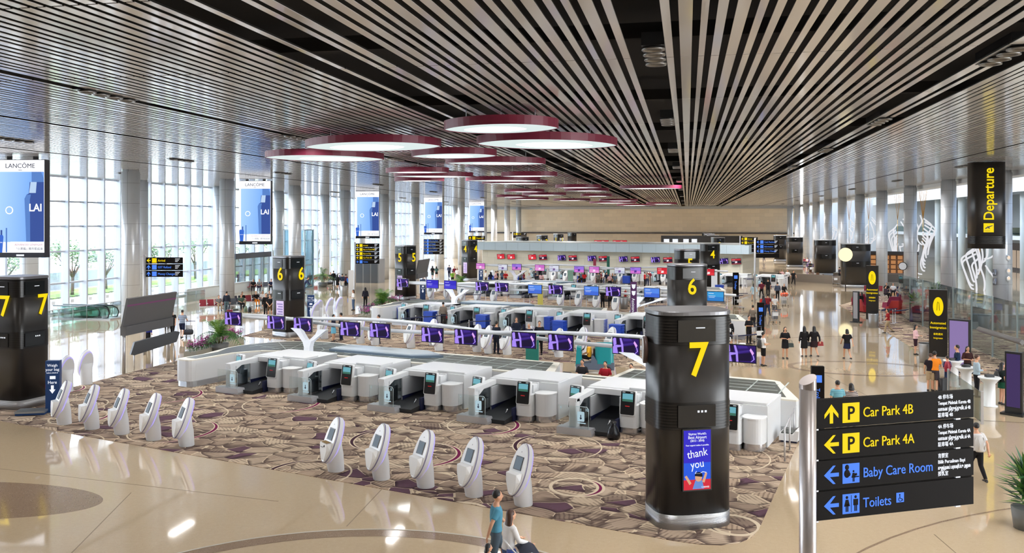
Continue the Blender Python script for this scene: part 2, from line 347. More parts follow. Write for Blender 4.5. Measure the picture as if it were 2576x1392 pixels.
for i in range(13):
    make(column, 'column', HL(-47.2, 42.5+13.3*i), HA, 'round grey column close to the glazed wall, %s of the outer left line' % ordn(i, 13), 'round columns along the glazed wall')
for i in range(11):
    make(column, 'column', HL(22.3, 68.8+13.3*i), HA, 'round grey column with panel joints, %s of the right line along the lounge' % ordn(i, 11), 'round columns of the right line')
# ---------------------------------------------------------------- right side beyond the columns: void, gallery and upper deck
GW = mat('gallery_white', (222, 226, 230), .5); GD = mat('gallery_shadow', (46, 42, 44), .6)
b = MB()
b.box(40, 62, 20, 205, 12.2, 13.4); b.box(44, 62, 30, 205, 5.0, 5.6); b.box(44, 62, -14, 205, 15.2, 15.5); b.box(24.5, 27, -14, 205, 15.2, 15.5)
struct(b.build('wall_right', GW, rz=HA))
b = MB(); b.box(55, 56, 30, 204, 0, 15.3); struct(b.build('wall_gallery', mat('gallery_grey', (150, 156, 160), .5), rz=HA))
b = MB(); b.box(26, 62, 203, 205, 0, 15.5); struct(b.build('wall_gallery_end', GW, rz=HA))
b = MB(); b.box(39.8, 40.2, 20, 205, 11.2, 12.6); struct(b.build('trim_4', GW, rz=HA))
b = MB(); b.box(54, 54.9, 34, 118, 8.0, 10.2); b.box(54, 54.9, 34, 118, 1.0, 3.6); struct(b.build('wall_gallery_recess_shade', GD, rz=HA))  # dark boxes on the wall: recess shade put in as colour
def gcol():
    r = MB(); r.lathe([(.55, 0), (.55, 12.2)], 28); o = r.build('gallery_column', mat('gallery_column', (196, 206, 212), .4)); o['category'] = 'column'; return o
for i in range(9): make(gcol, 'gcol', HL(43, 58+13.3*i), 0, 'pale round column under the gallery roof beyond the void, %s in depth' % ORD[i], 'pale columns of the gallery')
g = MB(); g.box(27, 44, 10, 203, 15.3, 15.32); o = struct(g.build('window_17', glass('skylight_glass', (165, 175, 186), .03), rz=HA))
g = MB()
for k in range(30): g.box(27, 44, 10+6.6*k, 10.25+6.6*k, 14.9, 15.3)
g.build('window_frame', GW, o)
# gallery balustrade and purple shop band
b = MB(); b.box(43.9, 43.94, 36, 200, 5.6, 6.7); tag(b.build('glass_balustrade', glass('green_glass', (200, 226, 222), .12), rz=HA), 'long green-tinted glass balustrade along the upper gallery beyond the void', 'balustrade')
b = MB(); b.box(43.6, 43.95, 88, 126, 4.3, 5.2); o = b.build('shop_banner', mat('shop_blue', (64, 52, 170), emit=.9), rz=HA); tag(o, 'long blue lit shop banner below the upper gallery edge beyond the columns', 'banner')
def shop(l, a, w, c, lb):
    r = empty('gallery_shop', HL(l, a), HA, lb, 'shop', 'shop fronts of the gallery')
    q = MB(); q.box(0, .3, 0, w, .0, 4.2); q.build('shop_front', mat('shopfront_'+lb[:6], (70, 60, 56), .5), r)
    q = MB()
    for k in range(int(w/2)): q.box(-.08, .02, .3+k*2, 1.8+k*2, .4, 3.1)
    q.build('display_window', mat('win_%d%d%d' % c, c, emit=.8), r)
shop(50, 60, 16, (200, 176, 140), 'warm lit shop front seen through the columns, nearest of the gallery')
shop(50, 80, 20, (160, 190, 196), 'cool green lit shop front behind the second gap of the columns')
shop(50, 104, 22, (206, 200, 190), 'pale shop front behind the third gap of the columns')
shop(50, 130, 26, (190, 170, 150), 'beige shop front farthest along the gallery')
# bent white rods of the hanging petal sculptures
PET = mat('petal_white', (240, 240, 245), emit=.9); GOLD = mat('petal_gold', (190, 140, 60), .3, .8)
def petals(c, R, h, seed, lb):
    rnd = random.Random(seed); r = empty('petal_sculpture', c, rnd.random()*3, lb, 'sculpture', 'hanging sculptures of bent white tubes')
    for k in range(12):
        a = k*.42+rnd.random()*.2; p = []; zz = h*(.1+.8*k/12); rad = R*(.55+.45*math.sin(k*.5+seed)); 
        for j in range(17):
            q = -1.25+2.5*j/16; x = rad*math.cos(q); z = zz+h*.32*math.sin(q)*(1-.3*math.sin(q*2)); p.append((x*math.cos(a)-.3*math.sin(3*q), x*math.sin(a), z))
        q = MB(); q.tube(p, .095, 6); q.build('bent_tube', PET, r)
    q = MB(); q.tube([(0, 0, h*.2), (0, 0, h)], .03, 6)
    for k in range(8): q.tube([(0, 0, h), (R*.3*math.cos(k*.8), R*.3*math.sin(k*.8), 15.2-c[2])], .02, 4)
    q.build('spine', GOLD, r)
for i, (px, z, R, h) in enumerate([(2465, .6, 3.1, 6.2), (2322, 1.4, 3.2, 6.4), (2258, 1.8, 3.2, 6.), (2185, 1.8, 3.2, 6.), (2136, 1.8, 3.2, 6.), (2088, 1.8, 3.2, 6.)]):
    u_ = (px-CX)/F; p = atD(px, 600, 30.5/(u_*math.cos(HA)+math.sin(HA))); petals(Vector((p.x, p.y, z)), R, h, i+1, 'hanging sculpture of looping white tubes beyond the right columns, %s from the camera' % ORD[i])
# slanted rods screen of the gallery
b = MB()
for k in range(56): b.tube([(53.2, 62+k*.9, 5.7), (53.2, 63.6+k*.9, 12.1)], .05, 4)
tag(b.build('rod_screen', mat('rod_white', (225, 225, 230), .4), rz=HA), 'wide screen of slanting thin white rods on the gallery wall', 'screen')
# ---------------------------------------------------------------- downlights (the hall's real lamps) and cloud lamps
LENS = mat('lamp_lens', (255, 250, 240), emit=1.2); RINGM = mat('lamp_ring', (60, 58, 58), .4, .5)
def downlight():
    r = empty('downlight_cluster', (0, 0, 0), 0, 'x', 'light')
    q = MB(); q.box(-.24, .24, -1.2, 1.2, .02, .3); q.build('housing', BLACK, r)
    q = MB(); z = MB()
    for k in range(4):
        y = -.9+.6*k; q.lathe([(.25, 0), (.25, -.04), (.19, -.04), (.19, .02)], 14, (0, y)); z.lathe([(.08, .015), (.08, .018)], 10, (0, y))
    q.build('lamp_ring', mat('ring_grey', (130, 128, 126), .3, .7), r); z.build('lamp_lens', LENS, r); return r
li = 0
for i, a in enumerate((7, 20, 33, 46, 60, 80, 100, 125, 150, 175)):
    for j, l in enumerate((-42, -30, -16.8, -.72, 7, 18)):
        near = 'in the %s cross line, %s from the glazed wall' % (ORD[i], ORD[j])
        o = make(downlight, 'dl', HL(l+(0 if j in (2, 3, 4) else .3*(i % 2)), a+1.5*(j % 3), ZC-.03), HA, 'dark cluster of four ceiling downlights %s' % near, 'downlight clusters in the slatted ceiling')
        L = bpy.data.lights.new('downlight', 'AREA'); L.shape = 'RECTANGLE'; L.size = .45; L.size_y = 2.3; L.energy = (190, 190, 260, 330, 430, 650, 950, 1300, 2400, 4200)[i]; L.color = (1, .98, .96); L.spread = 2.6
        lo = bpy.data.objects.new('downlight_lamp', L); COL.objects.link(lo); lo.parent = o; lo.location = (0, 0, -.08)
MAR = mat('maroon_rim', (120, 34, 62), .4); GLOW = mat('diffuser_glow', (226, 242, 240), emit=.92); GLOW2 = mat('diffuser_bright', (252, 255, 255), emit=6.)
def cloud(x0, x1, y0, y1, i, flip):
    ym = (y0+y1)/2+1.; D = 3.15*F/(HY-ym)
    w = (x1-x0)/F*D; dep = min(max(w*.5, .9), 4.0) if y1-y0 < 25 else w*.8
    p = atD((x0+x1)/2, ym, D); r = empty('cloud_lamp', (p.x, p.y, 10.45), 0, 'leaf-shaped glowing lamp with maroon rim, %s' % CL_L[i], 'lamp', 'hanging leaf-shaped ceiling lamps')
    out = []
    for k in range(48):
        a = 2*math.pi*k/48; cx, sy = math.cos(a), math.sin(a); e = 1.35
        x = w/2*math.copysign(abs(cx)**.95, cx); y = dep/2*math.copysign(abs(sy)**e, sy)+.18*dep*(x/w)*flip; out.append((x, y))
    q = MB(); q.loft([[(a, b_, z) for a, b_ in out] for z in (0, .3)], caps=False, smooth=False); q.loft([[(a*.985, b_*.985, z) for a, b_ in out] for z in (.3, 0)], caps=False, smooth=False)
    q.poly([(a, b_, .3) for a, b_ in out]); q.build('rim', MAR, r)
    q = MB(); q.poly([(a*.985, b_*.985, .02) for a, b_ in out][::-1]); q.mi(1)
    q.poly([(a*.55+.05*w*flip, b_*.55+.08*dep, .015) for a, b_ in out][::-1]); q.build('diffuser', [GLOW, GLOW2], r)
    q = MB()
    for a, b_ in ((-.3, 0), (.3, 0), (0, .25)): q.tube([(a*w, b_*dep, .3), (a*w, b_*dep, .75)], .015, 4)
    q.build('hanger', STEEL, r)
CLD = [(1115,1404,303,345),(1200,1556,345,382),(762,1112,350,388),(673,963,385,412),(1033,1250,380,405),(1121,1373,400,422),(969,1130,425,442),(991,1190,436,452),(991,1118,450,460),(1172,1360,447,462),(1260,1402,436,450),(1212,1378,456,467),(1397,1512,467,477),(1420,1533,475,485),(1560,1716,468,480),(1269,1370,476,488),(1313,1424,487,494),(1247,1330,492,499),(1281,1380,499,504),(1460,1540,490,496),(1392,1485,500,508),(1507,1605,502,508),(1483,1600,508,513),(1625,1704,510,516),(1552,1650,514,519)]
CL_L = ['the largest and uppermost over the middle rows','large, just right of and below the uppermost one','large, left of the uppermost, near edge flat','wide, lowest at the left end of the first cluster','medium, behind the flat-edged large one','medium, rear of the first cluster above the rail monitors','first of the second cluster, nearest the glazed wall side','long, second of the second cluster','short, tucked under the long one of the second cluster','long, right half of the second cluster','small, topmost at right of the second cluster','slim, lowest at right of the second cluster','small, topmost of the pair past the second cluster','small, lower of the pair past the second cluster','isolated, close beside the widest dark ceiling band','small, top of the third cluster at its left end','overlapping middle one of the third cluster','slim, left bottom of the third cluster','lowest slim one of the third cluster','single slim one between the third and fourth clusters','slim, left of the fourth cluster','slim, top of the fourth cluster','slim, bottom of the fourth cluster','last slim one beside the dark ceiling band','thinnest, farthest before the end wall']
for i, c in enumerate(CLD): cloud(*c, i, 1 if i % 2 else -1)
# ---------------------------------------------------------------- service towers
def m_tower():
    m = DARK; c = obco(m); sx = node(m, 'ShaderNodeSeparateXYZ'); link(m, c, sx.inputs[0]); return m
SLITM = mat('grille_black', (14, 13, 13), .3, .2)
def tower_mesh(w, d, h, n_e, name):
    def out(k): return [(w/2*k*math.copysign(abs(math.cos(a))**(2/n_e), math.cos(a)), d/2*k*math.copysign(abs(math.sin(a))**(2/n_e), math.sin(a))) for a in (2*math.pi*i/56 for i in range(56))]
    q = MB(); rg = [[(a, b_, z) for a, b_ in out(k)] for z, k in ((.36, 1), (h-.1, 1))]; q.loft(rg, smooth=True); body = q.mesh('shaft', DARK)
    q = MB(); q.loft([[(a, b_, z) for a, b_ in out(k)] for z, k in ((0, 1.01), (.36, 1.01), (.37, .98))]); base = q.mesh('base', m_ribbed())
    q = MB(); q.loft([[(a, b_, z) for a, b_ in out(k)] for z, k in ((h-.1, 1.02), (h-.02, 1.02), (h, .99))], smooth=False); cap = q.mesh('cap', mat('tower_cap', (122, 122, 126), .35, .6))
    gr = []
    for z0 in (h-.78, 2.4):
        q = MB(); q.loft([[(a, b_, z) for a, b_ in out(1.006)] for z in (z0-.02, z0+.64)], caps=False, smooth=True)
        for k in range(9): q.mi(1).loft([[(a, b_, z) for a, b_ in out(1.016)] for z in (z0+k*.07, z0+k*.07+.03)], caps=False, smooth=True)
        gr.append(q.mesh('grille', [SLITM, DARK]))
    return body, base, cap, gr[0], gr[1]
def m_ribbed():
    if 'ribbed_steel' in _M: return _M['ribbed_steel']
    m = mat('ribbed_steel', (176, 178, 182), .3, .9); c = obco(m); w = node(m, 'ShaderNodeTexWave', wave_type='BANDS', bands_direction='Z', i_Scale=12.)
    link(m, c, w.inputs['Vector']); b_ = node(m, 'ShaderNodeBump', i_Strength=.4, i_Distance=.02); link(m, w.outputs['Fac'], b_.inputs['Height']); link(m, b_.outputs[0], bsdf(m).inputs['Normal']); return m
ADB = mat('ad_blue', (40, 90, 225), emit=1.0); ADM = mat('ad_magenta', (160, 50, 190), emit=1.0); ADR = mat('ad_red', (214, 42, 60), emit=1.0); ADSK = mat('ad_skin', (232, 176, 140), emit=.9); ADH = mat('ad_hair', (24, 20, 40), emit=.6)
_tw = {}
def tower(x, y, rz, digits, lb, w=1.92, d=1.5, h=5.2, ne=3.4, faces=((0, 1),), dx=-.04, group='dark grey service towers', ad=None):
    r = empty('service_tower', (x, y, 0), rz, lb, 'tower', group)
    k = (w, d, h, ne)
    if k not in _tw: _tw[k] = tower_mesh(w, d, h, ne, '')
    for nm, me in zip(('shaft', 'base', 'cap', 'grille', 'grille'), _tw[k]): obj(nm, me, r)
    for face, _ in faces:
        a = face; ww = (d if face % 2 == 0 else w)
        off = {0: (0, -d/2), 1: (w/2, 0), 2: (0, d/2), 3: (-w/2, 0)}[face]; R = face*math.pi/2
        fx = lambda p, ex: (off[0]+p*math.cos(R)+ex*math.sin(R), off[1]+p*math.sin(R)-ex*math.cos(R))
        for z0 in (h-.72, 2.46):
            q = MB(); q.x = Matrix.Translation((off[0], off[1], 0)) @ Matrix.Rotation(R, 4, 'Z'); q.box(-.55 if face == 0 else -.3, .4 if face == 0 else .3, -.035, .02, z0, z0+.52); q.build('speaker_panel', mat('panel_gloss', (10, 10, 11), .15), r)
        q = MB(); q.x = Matrix.Translation((off[0], off[1], 0)) @ Matrix.Rotation(R, 4, 'Z')
        q.box(-.1, .13, -.04, -.03, h-.4, h-.375)
        for kk in range(3): q.box(-.06+.09*kk, -.01+.09*kk, -.04, -.03, 2.8, 2.85)
        q.build('display', LWHITE, r)
        if digits:
            px, py = fx(dx if face == 0 else .12, .03); text('digit', digits, 1.14, YEL, r, (px, py, 3.68), (math.pi/2, 0, R), 'CENTER', .88, .012, .014)
    return r
def thankyou(r, x, y):
    x -= .42
    q = MB(); q.box(x-.37, x+.37, y-.05, y+.02, .95, 2.42); s_ = q.build('display_screen', mat('screen_bezel', (20, 20, 26), .3), r)
    q = MB(); q.mi(0).box(x-.34, x+.34, y-.055, y-.05, 1.62, 2.39); q.mi(1).box(x-.34, x+.34, y-.055, y-.05, 1.22, 1.62); q.mi(2).box(x-.34, x+.34, y-.055, y-.05, .98, 1.22)
    q.build('picture', [mat('ad_royal', (54, 44, 200), emit=1.), ADB, ADR], r)
    q = MB(); yy = y-.062
    q.mi(0).prismy([(x-.12, 1.), (x+.17, 1.), (x+.12, 1.2), (x-.05, 1.2)], yy, yy+.004)
    q.mi(1).prismy([(x+.03+.09*math.cos(a), 1.27+.1*math.sin(a)) for a in (i*.5 for i in range(12))], yy-.002, yy+.002)
    q.prismy([(x-.32, 1.3), (x-.27, 1.33), (x-.15, 1.14), (x-.2, 1.1)], yy, yy+.004); q.prismy([(x+.2, 1.38), (x+.25, 1.36), (x+.18, 1.14), (x+.12, 1.16)], yy, yy+.004)
    q.mi(2).prismy([(x+.03+.1*math.cos(a), 1.31+.09*math.sin(a)) for a in (i*.35 for i in range(-1, 10))], yy-.004, yy-.002)
    q.build('cheering_child_picture', [mat('ad_shirt', (110, 150, 225), emit=.9), ADSK, ADH], r)
    R = (math.pi/2, 0, 0)
    for s_, z, sz in (("Skytrax World's", 2.28, .075), ('Best Airport', 2.19, .1), ('(2013 - 2018)', 2.12, .07), ('Your support makes it possible.', 2.02, .05)): text('lettering', s_, sz, LWHITE, r, (x, y-.06, z), R, 'CENTER')
    for s_, z in (('thank', 1.76), ('you', 1.5)): text('lettering', s_, .27, LWHITE, r, (x+.01, y-.06, z), (math.pi/2, -.14, 0), 'CENTER', .85)
    text('lettering', 'CHANGI', .055, LWHITE, r, (x+.2, y-.062, 1.02), R, 'CENTER')
    q = MB(); q.tube([(x-.02, y-.06, 1.42), (x-.06, y-.06, 1.37), (x+.05, y-.06, 1.36), (x+.14, y-.06, 1.4), (x+.23, y-.06, 1.38)], .008, 4); q.build('scribble', LWHITE, r)
def tw(px, D): return ((px-CX)/F*D, D)
for i, (dg, px, D, al) in enumerate([('7', 1728, 21.55, .2), ('6', 1728, 45.4, .2), ('5', 1728, 71, .2), ('4', 1786, 91.5, .2), ('3', 1806, 131, .2), ('2', 1793, 154, .2), ('1', 1785, 172, .2), ('', 1778, 192, .2)]):
    lb = 'tall dark rounded tower with yellow %s near the walkway, %s' % (dg, ['largest, with a thank-you screen', 'behind the large seven', 'mostly hidden behind the six', 'beside the beige counter building', 'peeking over the counter building roof', 'its top just over the roof', 'only its rim over the roof'][i]) if dg else 'farthest plain dark tower rim behind the numbered ones near the walkway'
    X, Y = tw(px, D); r = tower(X, Y, al, dg, lb, faces=((0, 1),))
    if i == 0: thankyou(r, .34, -.76)
    if i == 2: pass
for i, (dg, px, D) in enumerate([('7', 50, 35.0), ('6', 726, 56.5), ('5', 1020, 83.4), ('4', 1181, 111), ('3', 1314, 137), ('2', 1364, 156), ('1', 1405, 174), ('', 1439, 196)]):
    X, Y = tw(px, D); u = (px-CX)/F
    lb = 'dark tower with yellow %s on two faces, %s' % (dg, ['cut by the picture edge', 'behind the first rail of monitors', 'behind the second island wing', 'beside the counter building corner', 'rising over the building roof', 'smaller, over the building roof', 'small, over the building roof'][i]) if dg else 'small plain dark tower without number over the building roof, farthest of that side'
    r = tower(X, Y, math.radians(45)+math.atan(-u)*1.0-.03, dg, lb, w=1.62, d=1.62, ne=5, faces=((0, 1), (3, 1)), dx=.3)
    if i in (1, 2, 3):
        q = MB(); q.box(-.86, -.82, -.45, .2, 1.0, 2.35); q.build('poster', mat('poster_lilac', (206, 186, 226), .5, emit=0), r)
        q = MB()
        for k in range(7): q.box(-.868, -.86, -.38, .12-.1*(k % 2), 1.15+.16*k, 1.22+.16*k)
        q.build('poster_print', mat('poster_print', (120, 100, 170), .5), r)
    if i == 0:
        q = MB(); q.box(.45, .6, -.83, -.81, .62, .8); q.build('fire_sign', mat('sign_red', (220, 50, 40), .4), r)
for i, (px, D, h) in enumerate([(2152, 99, 5.0), (2075, 122, 5.), (1999, 146, 5.), (1962, 168, 5.)]):
    X, Y = tw(px, D); tower(X, Y, -.2, '', 'plain dark rounded tower without number between lounge and right columns, %s from the camera' % ORD[i], w=3.1-.25*i, d=2., h=h, faces=((0, 1),), group='plain dark towers')
# hanging Departure tower
r = empty('departure_sign', HL(18.1, 58.7, 5.75), -.14, 'tall black hanging sign reading Departure upward in yellow letters', 'sign')
q = MB(); pr = [(.98*math.copysign(abs(math.cos(a))**(.5), math.cos(a)), .7*math.copysign(abs(math.sin(a))**(.5), math.sin(a))) for a in (2*math.pi*i/40 for i in range(40))]
q.loft([[(a, b_, z) for a, b_ in pr] for z in (0, 5.3)]); q.build('sign_body', mat('sign_body_black', (40, 38, 38), .3, .3), r)
q = MB()
for k in range(7): q.loft([[(a*1.015, b_*1.015, z) for a, b_ in pr] for z in (.3+k*.07, .33+k*.07)], caps=False)
q.build('grille', SLITM, r)
text('lettering', 'Departure', .84, YEL, r, (.16, -.73, 1.72), (math.pi/2, -math.pi/2, 0), 'LEFT', .9, .01, .01)
q = MB(); q.x = Matrix.Translation((-.3, 0, 0)); q.box(-.12, .46, -.74, -.72, 1.0, 1.55); q.build('pictogram_plate', YEL, r)
q = MB(); q.x = Matrix.Translation((-.3, 0, 0)); q.prismy([(-.05, 1.22), (.0, 1.2), (.12, 1.27), (.18, 1.22), (.24, 1.22), (.2, 1.3), (.4, 1.4), (.38, 1.43), (.15, 1.36), (.06, 1.39), (.1, 1.33), (.0, 1.29)], -.75, -.742); q.box(-.08, .25, -.75, -.742, 1.07, 1.09); q.build('airplane_pictogram', BLACK, r)
# ---------------------------------------------------------------- big direction sign in front
def arrow(q, x, y, z, s, up):
    t = s*.11
    if up: pts = [[(x-t*.9, z-s*.5), (x+t*.9, z-s*.5), (x+t*.9, z+s*.3), (x-t*.9, z+s*.3)], [(x, z+s*.5), (x-s*.42, z-s*.02), (x-s*.42, z-s*.02-t*1.9), (x, z+s*.5-t*2.6)], [(x, z+s*.5), (x+s*.42, z-s*.02), (x+s*.42, z-s*.02-t*1.9), (x, z+s*.5-t*2.6)]]
    else: pts = [[(x-s*.3, z-t*.9), (x+s*.45, z-t*.9), (x+s*.45, z+t*.9), (x-s*.3, z+t*.9)], [(x-s*.45, z), (x+s*.1, z+s*.48), (x+s*.1+t*1.4, z+s*.48), (x-s*.45+t*2.4, z)], [(x-s*.45, z), (x+s*.1, z-s*.48), (x+s*.1+t*1.4, z-s*.48), (x-s*.45+t*2.4, z)]]
    for p in pts: q.prismy(p, y-.004, y)
def arrowR(q, x, y, z, s):
    t = s*.11
    for p in ([(x+s*.3, z-t), (x-s*.45, z-t), (x-s*.45, z+t), (x+s*.3, z+t)], [(x+s*.45, z), (x-.1*s, z+s*.48), (x-.1*s-t, z+s*.48), (x+s*.45-t*2.4, z)], [(x+s*.45, z), (x-.1*s, z-s*.48), (x-.1*s-t, z-s*.48), (x+s*.45-t*2.4, z)]): q.prismy(p, y-.004, y)
pL = atD(2055, 1008, 12.3); pR = atD(2449, 981, 13.05); az = math.atan2(pR.y-pL.y, pR.x-pL.x); W_ = math.hypot(pR.y-pL.y, pR.x-pL.x)
r = empty('direction_sign', (pL.x, pL.y, 0), az, 'large black four-panel sign on steel pole for car parks, baby room and toilets', 'sign')
q = MB(); q.tube([(-.12, .04, 0), (-.12, .04, 5.0)], .105, 24, flat=1.3); q.build('pole', mat('pole_steel', (196, 190, 190), .3, .75), r)
q = MB(); q.loft([[(-.12+.105*math.cos(a), .04+.14*math.sin(a), z+(.07*math.cos(a) if top else 0)) for a in (2*math.pi*i/24 for i in range(24))] for z, top in ((4.97, 0), (5.1, 1))], smooth=False); q.build('slanted_cap', mat('pole_cap', (150, 140, 138), .35, .7), r)
lines = [('Car Park 4B', YEL, 1, ['4B 停车场', 'Tempat Meletak Kereta 4B', 'வாகன நிறுத்துமிடம் 4B', '駐車場 4B']), ('Car Park 4A', YEL, 0, ['4A 停车场', 'Tempat Meletak Kereta 4A', 'வாகன நிறுத்துமிடம் 4A', '駐車場 4A']),
         ('Baby Care Room', BLUE, 0, ['育婴室', 'Bilik Persalinan Bayi', 'குழந்தைப் பராமரிப்பு அறை', '授乳室']), ('Toilets', BLUE, 0, [])]
zt = 4.81; ph = .405
for i, (s_, m, up, small) in enumerate(lines):
    z1 = zt-i*.432; z0 = z1-ph; zc = (z0+z1)/2-.005
    q = MB(); q.box(0, W_, 0, .09, z0, z1); pn = q.build('sign_panel', SIGNB, r)
    q = MB(); q.box(-.02, .02, -.01, .1, z0-.02, z0); q.box(W_-.3, W_-.22, .02, .07, z0-.027, z0); q.build('bracket', STEEL, r)
    q = MB(); arrow(q, .235, -.002, zc, .27, up); q.build('arrow_symbol', m, pn)
    q = MB(); q.box(.42, .7, -.006, -.001, zc-.14, zc+.14); q.build('pictogram_plate', m, pn)
    if i < 2: text('pictogram', 'P', .27, SIGNB, pn, (.555, -.008, zc-.095), align='CENTER', bold=.004)
    else:
        q = MB()
        def man(x, z, s, skirt=False):
            q.ball((x, -.006, z+s*.42), (s*.1, .003, s*.1), 10, 6)
            if skirt: q.prismy([(x-s*.1, z+s*.28), (x+s*.1, z+s*.28), (x+s*.22, z-s*.15), (x-s*.22, z-s*.15)], -.01, -.006)
            else: q.prismy([(x-s*.18, z+s*.28), (x+s*.18, z+s*.28), (x+s*.18, z-s*.12), (x-s*.18, z-s*.12)], -.01, -.006)
            q.box(x-s*.1, x-s*.02, -.01, -.006, z-s*.5, z); q.box(x+s*.02, x+s*.1, -.01, -.006, z-s*.5, z)
        if i == 3: man(.49, zc, .22, True); man(.635, zc, .22); q.box(.558, .564, -.01, -.006, zc-.12, zc+.12)
        else:
            man(.6, zc-.04, .16, True); q.box(.625, .69, -.01, -.006, zc-.06, zc-.045); q.ball((.64, -.008, zc-.02), (.02, .003, .02), 8, 5)
            q.ball((.49, -.008, zc+.09), (.035, .003, .04), 10, 6); q.ball((.49, -.008, zc+.0), (.05, .003, .06), 10, 6); q.ball((.52, -.009, zc-.01), (.03, .004, .03), 10, 6)
        q.build('pictogram', SIGNB, pn)
    text('lettering', s_, .2, m, pn, (.76, -.003, zc-.075), sx=.87)
    for k, t_ in enumerate(small): text('lettering', t_, .075, LWHITE, pn, (2.06, -.003, z1-.1-.088*k), sx=.82, maxw=W_-2.12)
    if i == 3:
        q = MB(); q.box(1.33, 1.46, -.006, -.001, zc-.055, zc+.085); q.build('pictogram_plate', m, pn)
        q = MB(); q.ball((1.385, -.008, zc+.055), (.013, .003, .013), 8, 5); q.tube([(1.385, -.008, zc+.04), (1.39, -.008, zc), (1.42, -.008, zc), (1.435, -.008, zc-.03)], .006, 5)
        q.tube([(1.395+.03*math.cos(a), -.008, zc-.01+.03*math.sin(a)) for a in (2.2+.5*k for k in range(9))], .005, 5); q.build('wheelchair_pictogram', SIGNB, pn)
# ---------------------------------------------------------------- row furniture: islands
LAT = mat('dark_top', (74, 80, 76), .35); LATL = mat('pale_bar', (186, 196, 194), .4); PLAS = mat('pearl_white', (228, 230, 232), .35)
def disc_pts(c, R, n=48, a0=0, a1=360): return [(c[0]+R*math.cos(math.radians(a0+(a1-a0)*i/n)), c[1]+R*math.sin(math.radians(a0+(a1-a0)*i/n))) for i in range(n+1)]
def island(loc, lb):
    r = empty('counter_island', loc, RA, lb, 'counter', 'white check-in islands with dark lattice tops')
    C = (-17.5, 4.3); R = 3.35
    arc = disc_pts(C, R, 30, 42, 200); A2 = disc_pts(C, R-.18, 30, 44, 196)
    wing = [(-20.2, .12), (-20.05, 0), (-19.35, 0), (-19.2, .12), (-19.2, 3.0), (-20.2, 3.0)]
    main = [(-17.5, 4.1), (2.2, 4.1), (2.2, 3.75), (6.1, 3.6), (6.15, 3.8), (4.9, 7.0), (4.6, 7.2), (-1.2, 7.2), (-1.2, 4.95), (-3.7, 4.95), (-4.5, 7.2), (-14.5, 7.0)]
    q = MB()
    OUT = [(-20.2, 1.6), (-20.2, .32), (-20.15, .14), (-20.06, .04), (-19.9, 0), (-19.5, 0), (-19.34, .04), (-19.25, .14), (-19.2, .32), (-19.2, 2.6), (-18.6, 3.7), (-17.5, 4.12)]+main[1:11]+[(-14.5, 7.2)]+arc
    q.prism(OUT, .26, 1.16)
    q.build('counter_body', PLAS, r)
    q = MB()
    q.prism([(a+(.04 if a < -15 else -.04), b_+(.03 if b_ < 5 else -.04)) for a, b_ in OUT], 0, .26)
    q.build('plinth', m_ribbed(), r)
    q = MB()
    q.prism(OUT, 1.16, 1.215)
    q.build('rim', mat('rim_warm', (238, 234, 222), .35), r)
    q = MB()
    for P in ([(-20.05, 2.4), (-20.0, .5), (-19.4, .5), (-19.4, 2.7), (-18.7, 3.9), (-17.5, 4.4), (-15, 4.4), (-15, 6.3)]+A2, [(-15, 4.4), (1.9, 4.4), (1.9, 4.05), (5.7, 3.95), (4.75, 6.8), (-.95, 6.9), (-.95, 4.6), (-4.0, 4.6), (-4.7, 6.95), (-15, 6.75)]): q.prism(P, 1.2, 1.224+.00002*len(P))
    q.build('dark_top', LAT, r)
    q = MB(); z = 1.232
    def bar(a, b_, w=.025):
        if a[1] < 4.3 and b_[1] < 4.3: return
        if a[1] < 4.3: t_ = (4.3-a[1])/(b_[1]-a[1]); a = (a[0]+(b_[0]-a[0])*t_, 4.3)
        elif b_[1] < 4.3: t_ = (4.3-b_[1])/(a[1]-b_[1]); b_ = (b_[0]+(a[0]-b_[0])*t_, 4.3)
        d = Vector((b_[0]-a[0], b_[1]-a[1])).normalized()*w; n_ = (-d.y, d.x); q.prism([(a[0]+n_[0], a[1]+n_[1]), (b_[0]+n_[0], b_[1]+n_[1]), (b_[0]-n_[0], b_[1]-n_[1]), (a[0]-n_[0], a[1]-n_[1])], z-.01, z)
    for y in (5.0, 5.62, 6.24): bar((-14.6 if y < 6 else -15, y), (-4.3, y)); bar((-.9, y), (5.2 if y < 5.5 else 5., y))
    for k in range(18):
        x = -14.2+1.15*k
        if not (-4.9 < x < -.9): bar((x, 4.42), (x-.1, 6.85))
    for k in range(14):
        a = 2*math.pi*k/14+.2; bar((C[0]+.5*math.cos(a), C[1]+.5*math.sin(a)), (C[0]+(R-.2)*math.cos(a), C[1]+(R-.2)*math.sin(a)), .02)
    for rr in (1.0, 1.75, 2.5):
        p = disc_pts(C, rr, 14, 12, 372)
        for a, b_ in zip(p, p[1:]): bar(a, b_, .018)
    q.build('lattice', LATL, r)
    q = MB(); lo = [(-15.6, 5.1), (-10.9, 5.1), (-9.7, 5.9), (-10.9, 6.7), (-15.6, 6.6)]
    q.prism(lo, 1.22, 1.33); q.mi(1); q.prism([(-15.5, 5.15), (-11.0, 5.15), (-9.9, 5.9), (-11.0, 6.6), (-15.5, 6.5)], 1.33, 1.38)
    q.build('glass_hood', [mat('hood_edge', (116, 134, 154), .3), mat('hood_glass', (212, 224, 232), .2)], r)
    q = MB(); q.box(-3.6, -1.3, 4.7, 5.15, 0.7, .95); q.box(-3.3, -1.6, 5.2, 5.5, .95, 1.1); q.build('rear_desk', mat('desk_grey', (150, 156, 160), .4), r)
    return r
island((2.69, 29.74, 0), 'long white check-in island with dark lattice top, nearest row')
island((2.69+4.75, 29.74+24.6, 0), 'white check-in island with dark lattice top in the second row')
island((2.69+9.5, 29.74+49.2, 0), 'white check-in island with dark lattice top in the third row')
